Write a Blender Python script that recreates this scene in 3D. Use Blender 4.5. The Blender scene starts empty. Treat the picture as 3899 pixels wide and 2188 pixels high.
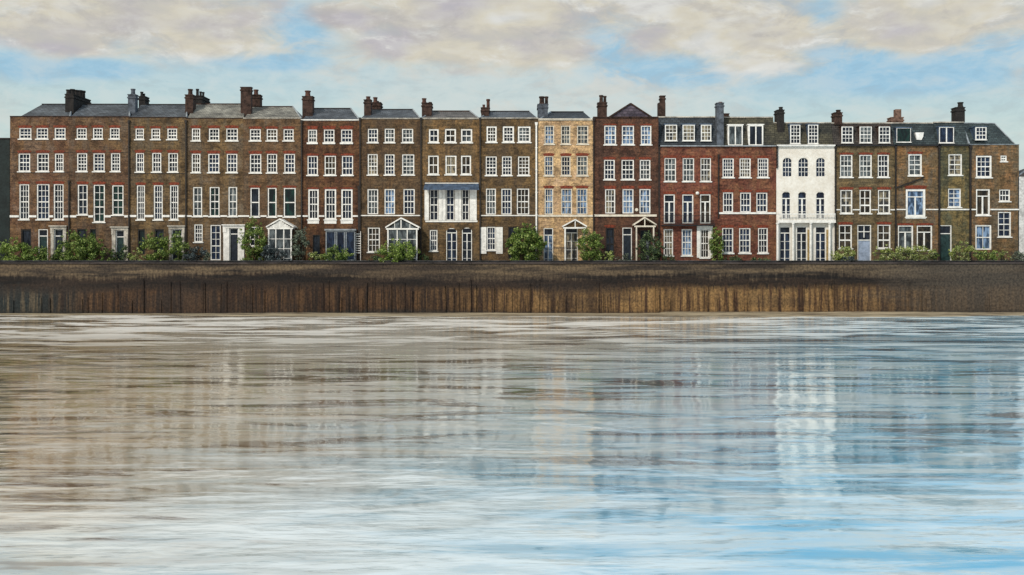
import bpy, bmesh, math, random
from mathutils import Vector
random.seed(7)
R = math.radians
C = bpy.context.scene.collection
sc = bpy.context.scene

# ------------------------------------------------------------------ camera
S = 0.0275            # metres per photograph pixel on the plane of the house fronts
D = 110.0             # camera to house fronts
ZC = 1.64             # camera above the pavement (it stands over the far bank)
WATER = -4.47
cam_d = bpy.data.cameras.new("camera")
cam = bpy.data.objects.new("camera", cam_d); C.objects.link(cam)
cam.location = (0, -D, ZC); cam.rotation_euler = (R(90), 0, 0)
cam_d.sensor_width = 36
cam_d.lens = 36 * D / (3899 * S)
cam_d.shift_y = -134 / 3899
cam_d.clip_start = 0.5; cam_d.clip_end = 9000
sc.camera = cam
sc.render.resolution_x = 1024; sc.render.resolution_y = 575
sc.view_settings.view_transform = 'Standard'; sc.view_settings.look = 'None'
sc.view_settings.exposure = 0.0; sc.view_settings.gamma = 1
sc.cycles.max_bounces = 6

def P(px, py, d=0.0):
    k = S * (D + d) / D
    return Vector(((px - 1949.5) * k, d, ZC + (960 - py) * k))

# ------------------------------------------------------------------ node helpers
class NT:
    def __init__(s, tree):
        s.t = tree; s.n = tree.nodes; s.l = tree.links
    def node(s, kind, **kw):
        n = s.n.new(kind)
        for k, v in kw.items(): setattr(n, k, v)
        return n
    def put(s, sock, v):
        if isinstance(v, bpy.types.NodeSocket): s.l.new(v, sock)
        elif v is not None:
            if hasattr(sock.default_value, '__len__') and not hasattr(v, '__len__'): v = (v,) * len(sock.default_value)
            if hasattr(v, '__len__') and len(sock.default_value) == 4 and len(v) == 3: v = (*v, 1)
            sock.default_value = v
    def m(s, op, a, b=None, c=None, clamp=False):
        n = s.node('ShaderNodeMath', operation=op, use_clamp=clamp)
        s.put(n.inputs[0], a)
        if b is not None: s.put(n.inputs[1], b)
        if c is not None: s.put(n.inputs[2], c)
        return n.outputs[0]
    def mix(s, f, a, b, mode='MIX'):
        n = s.node('ShaderNodeMix', data_type='RGBA', blend_type=mode)
        n.clamp_factor = True
        s.put(n.inputs[0], f); s.put(n.inputs[6], a); s.put(n.inputs[7], b)
        return n.outputs[2]
    def step(s, x, a, b, lo=0.0, hi=1.0):
        n = s.node('ShaderNodeMapRange', interpolation_type='SMOOTHSTEP')
        s.put(n.inputs[0], x); s.put(n.inputs[1], a); s.put(n.inputs[2], b); s.put(n.inputs[3], lo); s.put(n.inputs[4], hi)
        return n.outputs[0]
    def noise(s, vec, scale=1, detail=4, rough=0.55, dist=0.0):
        n = s.node('ShaderNodeTexNoise')
        s.put(n.inputs['Vector'], vec); s.put(n.inputs['Scale'], scale); s.put(n.inputs['Detail'], detail)
        s.put(n.inputs['Roughness'], rough); s.put(n.inputs['Distortion'], dist)
        return n.outputs[0]
    def vec(s, x, y, z):
        n = s.node('ShaderNodeCombineXYZ'); s.put(n.inputs[0], x); s.put(n.inputs[1], y); s.put(n.inputs[2], z); return n.outputs[0]
    def scale(s, v, k):
        n = s.node('ShaderNodeVectorMath', operation='MULTIPLY'); s.put(n.inputs[0], v); s.put(n.inputs[1], k); return n.outputs[0]
    def sep(s, v):
        n = s.node('ShaderNodeSeparateXYZ'); s.put(n.inputs[0], v); return n.outputs
    def ramp(s, f, stops):
        n = s.node('ShaderNodeValToRGB'); s.put(n.inputs[0], f)
        e = n.color_ramp.elements
        while len(e) < len(stops): e.new(0.5)
        for i, (p, c) in enumerate(stops): e[i].position = p; e[i].color = (*c, 1)
        return n.outputs[0]
    def pos(s): return s.node('ShaderNodeNewGeometry').outputs['Position']

def hexl(r, g, b):
    f = lambda c: ((c/255 + 0.055)/1.055)**2.4 if c > 10 else c/255/12.92
    return (f(r), f(g), f(b))

# ------------------------------------------------------------------ sun and sky
SUN_EL, SUN_AZ = R(38), R(215)     # azimuth measured clockwise from +Y: behind the camera, to its left
sd = bpy.data.lights.new("sun", 'SUN'); so = bpy.data.objects.new("sun", sd); C.objects.link(so)
sd.energy = 2.8; sd.angle = R(0.5); sd.color = (1.0, 0.93, 0.82)
tosun = Vector((math.sin(SUN_AZ)*math.cos(SUN_EL), math.cos(SUN_AZ)*math.cos(SUN_EL), math.sin(SUN_EL)))
so.rotation_euler = (-tosun).to_track_quat('-Z', 'Y').to_euler()
so.location = (-60, -80, 60)

w = bpy.data.worlds.new("World"); sc.world = w; w.use_nodes = True
W = NT(w.node_tree)
bg = next(n for n in W.n if n.type == 'BACKGROUND')
sky = W.node('ShaderNodeTexSky', sky_type='NISHITA'); sky.sun_disc = False
sky.sun_elevation = SUN_EL; sky.sun_rotation = SUN_AZ; sky.air_density = 1.0; sky.dust_density = 1.2; sky.ozone_density = 1.5
dr = W.node('ShaderNodeTexCoord').outputs['Generated']
nrm = W.node('ShaderNodeVectorMath', operation='NORMALIZE'); W.put(nrm.inputs[0], dr); dr = nrm.outputs[0]
x, y, z = W.sep(dr)
az = W.m('MULTIPLY', W.m('ARCTAN2', x, y), 57.2958)
el = W.m('MULTIPLY', W.m('ARCSINE', z), 57.2958)
warp = W.noise(W.scale(dr, (1, 1, 3)), 7, 6, 0.6)
warp2 = W.noise(W.scale(dr, (1, 1, 3)), 3.2, 3, 0.5, 0.4)
def azel(px, py):
    a = math.atan2((px-1949.5), 4000)
    return math.degrees(a), math.degrees(math.atan2((960-py), 4000/math.cos(a)))
BL = [(560, 50, 560, 120), (800, 180, 300, 60), (200, 130, 300, 90), (1900, 60, 480, 110), (1700, 175, 320, 55), (2100, 190, 230, 50),
      (2500, 20, 420, 100), (2850, 110, 520, 150), (2900, 235, 330, 50), (3560, 50, 340, 115), (3500, 140, 260, 50), (1300, 60, 170, 50)]
cm = None
for px, py, rx, ry in BL:
    a, e = azel(px, py)
    ra, re = rx/4000*57.3*math.cos(R(a))**2*1.12, ry/4000*57.3*1.2
    dx = W.m('DIVIDE', W.m('SUBTRACT', az, a), ra); dy = W.m('DIVIDE', W.m('SUBTRACT', el, e), re)
    dd = W.m('SQRT', W.m('ADD', W.m('MULTIPLY', dx, dx), W.m('MULTIPLY', dy, dy)))
    v = W.m('SUBTRACT', 1.0, dd)
    cm = v if cm is None else W.m('SMOOTH_MAX', cm, v, 0.25)
hv = None
for px, py, rx, ry in [(1140, 120, 130, 90), (1030, 230, 230, 40), (2330, 190, 120, 80), (2560, 260, 330, 75), (3200, 230, 230, 60), (3480, 290, 420, 70), (3780, 190, 170, 60), (120, 250, 200, 60), (3130, 60, 90, 70), (350, 260, 220, 40)]:
    a, e = azel(px, py)
    ra, re = rx/4000*57.3*math.cos(R(a))**2*1.3, ry/4000*57.3*1.3
    dx = W.m('DIVIDE', W.m('SUBTRACT', az, a), ra); dy = W.m('DIVIDE', W.m('SUBTRACT', el, e), re)
    v = W.m('SUBTRACT', 1.0, W.m('SQRT', W.m('ADD', W.m('MULTIPLY', dx, dx), W.m('MULTIPLY', dy, dy))))
    hv = v if hv is None else W.m('SMOOTH_MAX', hv, v, 0.2)
hv = W.m('MAXIMUM', hv, 0.0)
# unseen sky above the picture, shaped to tint the water: cloud left, blue right
for a, e, ra, re in [(-22, 24, 30, 13), (-30, 50, 60, 18), (120, 40, 60, 20), (-130, 35, 50, 18), (60, 66, 30, 8)]:
    dx = W.m('DIVIDE', W.m('SUBTRACT', az, a), ra); dy = W.m('DIVIDE', W.m('SUBTRACT', el, e), re)
    dd = W.m('SQRT', W.m('ADD', W.m('MULTIPLY', dx, dx), W.m('MULTIPLY', dy, dy)))
    cm = W.m('SMOOTH_MAX', cm, W.m('SUBTRACT', 1.0, dd), 0.25)
warp3 = W.noise(W.scale(dr, (1, 1, 2.2)), 17, 6, 0.65, 0.6)
cmask = W.m('ADD', W.m('SUBTRACT', W.m('SUBTRACT', cm, 0.04), W.m('MULTIPLY', hv, 0.75)), W.m('ADD', W.m('MULTIPLY', W.m('SUBTRACT', warp, 0.5), 1.7), W.m('ADD', W.m('MULTIPLY', W.m('SUBTRACT', warp2, 0.5), 0.9), W.m('MULTIPLY', W.m('SUBTRACT', warp3, 0.5), 1.5))))
cmask = W.m('SUBTRACT', cmask, W.m('MULTIPLY', W.step(el, 10.6, 7.4), 0.8))
cf = W.step(cmask, -0.58, 0.46)
fine = W.noise(W.scale(dr, (1, 1, 2.4)), 26, 5, 0.65, 0.3)
tint = W.noise(W.scale(dr, (1.3, 1, 3.5)), 9, 3, 0.5)
ccol = W.ramp(tint, [(0.34, hexl(188, 184, 189)), (0.46, hexl(200, 196, 188)), (0.56, hexl(211, 205, 188)), (0.68, hexl(219, 219, 215))])
edge = W.m('MULTIPLY', W.step(cmask, 0.05, 0.35), W.step(cmask, 0.75, 0.3))
ccol = W.mix(W.m('MULTIPLY', edge, W.step(fine, 0.5, 0.7)), ccol, hexl(228, 228, 224))
# clear sky: the physical sky, whitened by thin haze and veils
veil = W.mix(W.step(el, 12.5, 5.5), W.mix(W.step(az, -5, 18), hexl(172, 205, 222), hexl(128, 184, 222)), hexl(198, 218, 214))
veil = W.mix(W.m('MULTIPLY', W.step(warp2, 0.44, 0.62), 0.8), veil, hexl(204, 216, 213))
nb = W.scale(sky.outputs[0], (0.1, 0.1, 0.1))
veil = W.mix(W.m('MULTIPLY', W.step(hv, 0.0, 0.6), 0.85), veil, hexl(150, 196, 222))
veil = W.mix(W.m('MULTIPLY', W.step(el, 13, 18), W.step(az, 0, 16)), veil, (0.22, 0.52, 0.78))  # blue put above the view to tint the water at right
veil = W.mix(W.m('MULTIPLY', W.step(warp3, 0.46, 0.66), W.m('MULTIPLY', W.step(warp2, 0.36, 0.6), 0.75)), veil, hexl(210, 210, 202))
clear = W.mix(0.9, nb, veil)
ccol = W.mix(W.m('MULTIPLY', W.step(warp3, 0.52, 0.38), 0.45), ccol, hexl(176, 172, 170))
ccol = W.mix(W.step(el, 13.5, 22), ccol, W.mix(W.step(az, -27, -12), (0.80, 0.70, 0.54), (0.80, 0.83, 0.85)))  # unseen high clouds, warm left and white right, to colour the water
allc = W.mix(cf, clear, ccol)
allc = W.mix(W.m('MULTIPLY', W.step(fine, 0.40, 0.66), 0.28), allc, hexl(224, 225, 219))
allc = W.mix(W.m('MULTIPLY', W.m('MULTIPLY', W.step(fine, 0.50, 0.34), 0.22), W.step(el, 16, 12)), allc, hexl(172, 178, 182))
W.put(bg.inputs[0], W.scale(allc, (10, 10, 10))); bg.inputs[1].default_value = 0.1

# ------------------------------------------------------------------ materials
def new_mat(name):
    m = bpy.data.materials.new(name); m.use_nodes = True
    t = NT(m.node_tree); b = next(n for n in t.n if n.type == 'BSDF_PRINCIPLED')
    return m, t, b

def soft(name, col, rough=0.6, var=0.25, scale=1.5, spec=0.3, col2=None, bump=0.0, stretch=(1, 1, 1)):
    m, t, b = new_mat(name)
    p = t.scale(t.pos(), stretch)
    n1 = t.noise(p, scale, 5, 0.6)
    n2 = t.noise(p, scale*6, 4, 0.6)
    c2 = col2 or tuple(c*(1-var*1.6) for c in col)
    c1 = tuple(min(1, c*(1+var*0.5)) for c in col)
    f = t.step(t.m('ADD', t.m('MULTIPLY', n1, 0.6), t.m('MULTIPLY', n2, 0.4)), 0.36, 0.64)
    t.put(b.inputs['Base Color'], t.mix(f, c2, c1))
    b.inputs['Roughness'].default_value = rough; b.inputs['Specular IOR Level'].default_value = spec
    if bump:
        bn = t.node('ShaderNodeBump'); bn.inputs['Distance'].default_value = bump; t.put(bn.inputs['Height'], n2); t.put(b.inputs['Normal'], bn.outputs[0])
    return m

def brick(name, a, b_, c_, stain=0.75):
    """brick wall: a = main, b_ = warm patches, c_ = sooty or greyer patches"""
    m, t, b = new_mat(name)
    pos = t.pos(); x, y, z = t.sep(pos)
    uv = t.vec(t.m('ADD', x, y), z, 0)
    n1 = t.noise(t.scale(pos, (1, 1, 0.6)), 0.42, 5, 0.7, 0.7)
    n2 = t.noise(t.scale(pos, (1.5, 1, 0.22)), 0.6, 5, 0.68, 0.3)      # soot running down
    n3 = t.noise(t.scale(pos, (0.30, 1, 2.2)), 1.7, 5, 0.68)      # courses weathered along their length
    n4 = t.noise(t.scale(pos, (1, 1, 1)), 1.7, 4, 0.7)
    col = t.mix(t.step(n1, 0.44, 0.60), a, b_)
    col = t.mix(t.m('MULTIPLY', t.step(n2, 0.46, 0.62), stain), col, c_)
    col = t.mix(t.m('MULTIPLY', t.step(n3, 0.5, 0.68), 0.5), col, tuple(v*1.45 for v in b_))
    col = t.mix(t.m('MULTIPLY', t.step(n3, 0.48, 0.32), 0.6), col, tuple(v*0.42 for v in a))
    col = t.mix(t.m('MULTIPLY', t.step(n4, 0.47, 0.36), 0.6), col, tuple(v*0.5 for v in c_))
    n5 = t.noise(t.scale(pos, (1, 1, 0.9)), 0.8, 5, 0.7, 0.6)
    col = t.mix(t.m('MULTIPLY', t.step(n5, 0.50, 0.64), 0.7), col, tuple(v*0.36 for v in a))
    col = t.mix(t.m('MULTIPLY', t.step(n5, 0.47, 0.36), 0.5), col, tuple(v*1.5 for v in c_))
    hs = t.node('ShaderNodeHueSaturation'); hs.inputs['Saturation'].default_value = 0.86; hs.inputs['Value'].default_value = 1.08; t.put(hs.inputs['Color'], col); col = hs.outputs[0]
    br = t.node('ShaderNodeTexBrick')
    br.offset = 0.5; t.put(br.inputs['Vector'], uv)
    t.put(br.inputs['Color1'], (0.66, 0.66, 0.66)); t.put(br.inputs['Color2'], (1.34, 1.3, 1.24)); t.put(br.inputs['Mortar'], (1.35, 1.35, 1.3))
    br.inputs['Scale'].default_value = 1; br.inputs['Brick Width'].default_value = 0.46; br.inputs['Row Height'].default_value = 0.15
    br.inputs['Mortar Size'].default_value = 0.012; br.inputs['Mortar Smooth'].default_value = 0.2; br.inputs['Bias'].default_value = 0
    mul = t.mix(0.75, col, br.outputs['Color'], 'MULTIPLY')
    fn = t.noise(pos, 5.5, 3, 0.7)
    mul = t.mix(1.0, mul, t.mix(t.step(fn, 0.3, 0.7), (0.62, 0.62, 0.64), (1.4, 1.36, 1.26)), 'MULTIPLY')
    t.put(b.inputs['Base Color'], mul)
    b.inputs['Roughness'].default_value = 0.85; b.inputs['Specular IOR Level'].default_value = 0.2
    bn = t.node('ShaderNodeBump'); bn.inputs['Distance'].default_value = 0.02; bn.inputs['Strength'].default_value = 0.7
    t.put(bn.inputs['Height'], t.m('ADD', t.m('MULTIPLY', br.outputs['Fac'], -1), fn)); t.put(b.inputs['Normal'], bn.outputs[0])
    return m

def slate(name, a, b_):
    m, t, b = new_mat(name)
    pos = t.pos(); x, y, z = t.sep(pos)
    br = t.node('ShaderNodeTexBrick'); t.put(br.inputs['Vector'], t.vec(x, t.m('ADD', t.m('MULTIPLY', z, 1.0), t.m('MULTIPLY', y, 0.7)), 0))
    t.put(br.inputs['Color1'], (0.6, 0.6, 0.62)); t.put(br.inputs['Color2'], (1.4, 1.4, 1.4)); t.put(br.inputs['Mortar'], (0.3, 0.3, 0.3))
    br.inputs['Scale'].default_value = 1; br.inputs['Brick Width'].default_value = 0.42; br.inputs['Row Height'].default_value = 0.3; br.inputs['Mortar Size'].default_value = 0.02
    n1 = t.noise(t.scale(pos, (0.5, 1, 1)), 0.7, 5, 0.65)
    col = t.mix(t.step(n1, 0.38, 0.62), a, b_)
    t.put(b.inputs['Base Color'], t.mix(0.8, col, br.outputs['Color'], 'MULTIPLY'))
    b.inputs['Roughness'].default_value = 0.6; b.inputs['Specular IOR Level'].default_value = 0.35
    bn = t.node('ShaderNodeBump'); bn.inputs['Distance'].default_value = 0.03
    t.put(bn.inputs['Height'], t.m('MULTIPLY', br.outputs['Fac'], -1)); t.put(b.inputs['Normal'], bn.outputs[0])
    return m

def glass(name, a, b_, rough=0.12):
    m, t, b = new_mat(name)
    pos = t.pos()
    n = t.noise(t.scale(pos, (2.2, 1, 0.8)), 1.0, 4, 0.6, 0.6)
    t.put(b.inputs['Base Color'], t.mix(t.step(n, 0.42, 0.62), a, b_))
    b.inputs['Roughness'].default_value = rough; b.inputs['Specular IOR Level'].default_value = 0.22
    bn = t.node('ShaderNodeBump'); bn.inputs['Distance'].default_value = 0.03; bn.inputs['Strength'].default_value = 0.5
    t.put(bn.inputs['Height'], t.noise(pos, 1.3, 2, 0.5)); t.put(b.inputs['Normal'], bn.outputs[0])
    return m

M = dict(
    white=soft('white_paint', (0.80, 0.785, 0.75), 0.45, 0.16, 2.5),
    cream=soft('cream_paint', (0.66, 0.60, 0.50), 0.55, 0.2, 2.0),
    stone=soft('pale_stone', (0.50, 0.46, 0.40), 0.8, 0.35, 1.4),
    stucco=soft('white_stucco', (0.70, 0.67, 0.62), 0.7, 0.13, 0.6, col2=(0.60, 0.55, 0.48), bump=0.01),
    render=soft('grey_white_render', (0.60, 0.59, 0.58), 0.8, 0.3, 0.8),
    red=soft('red_rubbed_brick', (0.20, 0.042, 0.020), 0.85, 0.45, 5),
    lead=soft('blue_grey_lead', (0.065, 0.10, 0.16), 0.45, 0.4, 2),
    gutter=soft('pale_grey_lead', (0.27, 0.30, 0.33), 0.5, 0.3, 2),
    iron=soft('black_iron', (0.018, 0.017, 0.02), 0.45, 0.3, 3),
    pipe=soft('dark_pipe', (0.022, 0.017, 0.015), 0.5, 0.3, 3),
    doordark=soft('dark_blue_door', (0.016, 0.022, 0.035), 0.35, 0.4, 3),
    doorteal=soft('dark_teal_door', (0.02, 0.045, 0.045), 0.35, 0.4, 3),
    doorblue=soft('pale_blue_door', (0.30, 0.36, 0.48), 0.45, 0.2, 3),
    doorwarm=soft('ochre_panel', (0.42, 0.30, 0.13), 0.6, 0.3, 3),
    pot=soft('terracotta_pot', (0.10, 0.045, 0.032), 0.8, 0.45, 4),
    stackdark=soft('sooty_brick', (0.022, 0.019, 0.018), 0.9, 0.55, 3, col2=(0.012, 0.011, 0.011), bump=0.03),
    stackbrown=soft('sooty_brown_brick', (0.060, 0.034, 0.026), 0.9, 0.5, 3, bump=0.03),
    stackgrey=soft('grey_rendered_stack', (0.095, 0.11, 0.135), 0.9, 0.4, 2, bump=0.02),
    stackpink=soft('pink_brown_brick', (0.20, 0.12, 0.09), 0.9, 0.4, 3, bump=0.02),
    darkwall=soft('blackish_green_wall', (0.014, 0.022, 0.022), 0.8, 0.3, 0.7),
    flag=soft('stone_flags', (0.14, 0.125, 0.11), 0.85, 0.35, 0.8, bump=0.01),
)
G = dict(
    dark=glass('glass_dark', (0.008, 0.010, 0.016), (0.022, 0.028, 0.042)),
    navy=glass('glass_navy', (0.007, 0.010, 0.022), (0.022, 0.036, 0.07)),
    blue=glass('glass_blue', (0.03, 0.05, 0.09), (0.20, 0.30, 0.46)),  # blue sky reflection painted into the pane colour
    brown=glass('glass_brown', (0.012, 0.010, 0.009), (0.06, 0.045, 0.03)),
    warm=glass('glass_curtained', (0.03, 0.03, 0.032), (0.26, 0.22, 0.15)),
    grey=glass('glass_grey', (0.025, 0.03, 0.035), (0.13, 0.15, 0.16)),
    green=glass('glass_green', (0.008, 0.012, 0.014), (0.012, 0.035, 0.030)),
)
B = dict(
    b1=brick('brick_russet', hexl(92, 63, 44), hexl(104, 76, 47), hexl(94, 78, 68)),
    b2=brick('brick_russet_grey', hexl(86, 63, 46), hexl(98, 74, 46), hexl(84, 72, 62)),
    b3=brick('brick_ochre', hexl(86, 67, 43), hexl(106, 84, 50), hexl(76, 68, 58)),
    b4=brick('brick_brown', hexl(84, 65, 43), hexl(100, 78, 47), hexl(88, 78, 67)),
    b5=brick('brick_brown_red', hexl(86, 64, 44), hexl(98, 72, 44), hexl(82, 70, 58)),
    b6=brick('brick_dark_red', hexl(76, 46, 30), hexl(98, 66, 36), hexl(54, 38, 28)),
    b7=brick('brick_umber', hexl(82, 66, 48), hexl(92, 68, 40), hexl(62, 48, 38)),
    b8=brick('brick_olive', hexl(92, 74, 48), hexl(112, 84, 46), hexl(72, 60, 48)),
    b9=brick('brick_olive_dark', hexl(82, 66, 46), hexl(102, 78, 42), hexl(66, 54, 42)),
    b10=brick('brick_tan', hexl(160, 128, 90), hexl(178, 146, 98), hexl(152, 126, 104), 0.4),
    b11=brick('brick_maroon', hexl(76, 48, 38), hexl(88, 56, 38), hexl(58, 42, 36)),
    b12=brick('brick_red', hexl(102, 50, 36), hexl(114, 70, 44), hexl(80, 50, 42), 0.4),
    b13=brick('brick_red_brown', hexl(98, 50, 36), hexl(112, 72, 44), hexl(78, 52, 40), 0.4),
    b15=brick('brick_drab', hexl(92, 80, 56), hexl(104, 84, 52), hexl(74, 64, 50)),
    b16=brick('brick_drab_warm', hexl(94, 76, 50), hexl(120, 84, 42), hexl(84, 78, 70)),
    b17=brick('brick_moss', hexl(84, 80, 56), hexl(112, 94, 52), hexl(60, 64, 54)),
    b18=brick('brick_amber', hexl(96, 77, 50), hexl(122, 86, 48), hexl(82, 74, 62)),
)
SL = dict(
    blue=slate('slate_blue', (0.040, 0.048, 0.060), (0.085, 0.098, 0.115)),
    brown=slate('slate_brown', (0.065, 0.060, 0.056), (0.12, 0.11, 0.105)),
    pale=slate('slate_pale', (0.10, 0.095, 0.085), (0.26, 0.25, 0.215)),
    purple=slate('slate_purple', (0.045, 0.035, 0.055), (0.10, 0.08, 0.105)),
    dark=slate('slate_dark', (0.018, 0.024, 0.032), (0.045, 0.056, 0.068)),
    olive=slate('slate_olive', (0.025, 0.024, 0.018), (0.075, 0.066, 0.040)),
    green=slate('slate_green', (0.020, 0.030, 0.034), (0.042, 0.058, 0.060)),
    umber=slate('slate_umber', (0.028, 0.023, 0.021), (0.055, 0.045, 0.038)),
)

# ------------------------------------------------------------------ mesh helpers
class MB:
    def __init__(s): s.v = []; s.f = []
    def quad(s, a, b, c, d):
        n = len(s.v); s.v += [tuple(a), tuple(b), tuple(c), tuple(d)]; s.f.append((n, n+1, n+2, n+3)); return s
    def poly(s, pts):
        n = len(s.v); s.v += [tuple(p) for p in pts]; s.f.append(tuple(range(n, n+len(pts)))); return s
    def box(s, x0, x1, y0, y1, z0, z1):
        n = len(s.v)
        s.v += [(x0,y0,z0),(x1,y0,z0),(x1,y1,z0),(x0,y1,z0),(x0,y0,z1),(x1,y0,z1),(x1,y1,z1),(x0,y1,z1)]
        s.f += [(n,n+3,n+2,n+1),(n+4,n+5,n+6,n+7),(n,n+1,n+5,n+4),(n+1,n+2,n+6,n+5),(n+2,n+3,n+7,n+6),(n+3,n,n+4,n+7)]
        return s
    def prism(s, pts, dy):
        """pts: loop in an XZ plane (3-D points), extruded by dy along Y"""
        k = len(pts); n = len(s.v)
        s.v += [tuple(p) for p in pts] + [(p[0], p[1]+dy, p[2]) for p in pts]
        s.f.append(tuple(range(n, n+k))); s.f.append(tuple(range(n+2*k-1, n+k-1, -1)))
        for i in range(k):
            j = (i+1) % k; s.f.append((n+i, n+k+i, n+k+j, n+j))
        return s
    def bar(s, a, b, w, dpt=None):
        """square bar from a to b"""
        a = Vector(a); b = Vector(b); t = (b-a).normalized()
        u = t.cross(Vector((0, 1, 0)));
        if u.length < 0.1: u = t.cross(Vector((1, 0, 0)))
        u.normalize(); q = t.cross(u).normalized(); u *= w/2; q *= (dpt or w)/2
        n = len(s.v)
        for c in (a, b): s.v += [tuple(c-u-q), tuple(c+u-q), tuple(c+u+q), tuple(c-u+q)]
        s.f += [(n,n+1,n+2,n+3),(n+4,n+7,n+6,n+5)] + [(n+i, n+4+i, n+4+(i+1)%4, n+(i+1)%4) for i in range(4)]
        return s
    def lathe(s, cx, cy, prof, seg=10, top=True):
        n = len(s.v)
        for r, z in prof:
            for k in range(seg):
                a = 2*math.pi*k/seg; s.v.append((cx+r*math.cos(a), cy+r*math.sin(a), z))
        for i in range(len(prof)-1):
            for k in range(seg):
                j = (k+1) % seg; s.f.append((n+i*seg+k, n+i*seg+j, n+(i+1)*seg+j, n+(i+1)*seg+k))
        if top: s.f.append(tuple(n+(len(prof)-1)*seg+k for k in range(seg)))
        return s
    def build(s, name, mat, parent=None, o=(0, 0, 0), fix=True):
        me = bpy.data.meshes.new(name)
        me.from_pydata([(v[0]-o[0], v[1]-o[1], v[2]-o[2]) for v in s.v], [], s.f)
        if fix:
            bm = bmesh.new(); bm.from_mesh(me); bmesh.ops.recalc_face_normals(bm, faces=bm.faces); bm.to_mesh(me); bm.free()
        me.materials.append(mat)
        ob = bpy.data.objects.new(name, me); C.objects.link(ob)
        if parent: ob.parent = parent
        else: ob.location = o
        return ob

def tag(o, label=None, cat=None, group=None, kind=None):
    if label: o['label'] = label
    if cat: o['category'] = cat
    if group: o['group'] = group
    if kind: o['kind'] = kind
    return o

def empty(name, loc, label, cat, group=None):
    e = bpy.data.objects.new(name, None); C.objects.link(e); e.location = loc; e.empty_display_size = 0.5
    return tag(e, label, cat, group)

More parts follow.
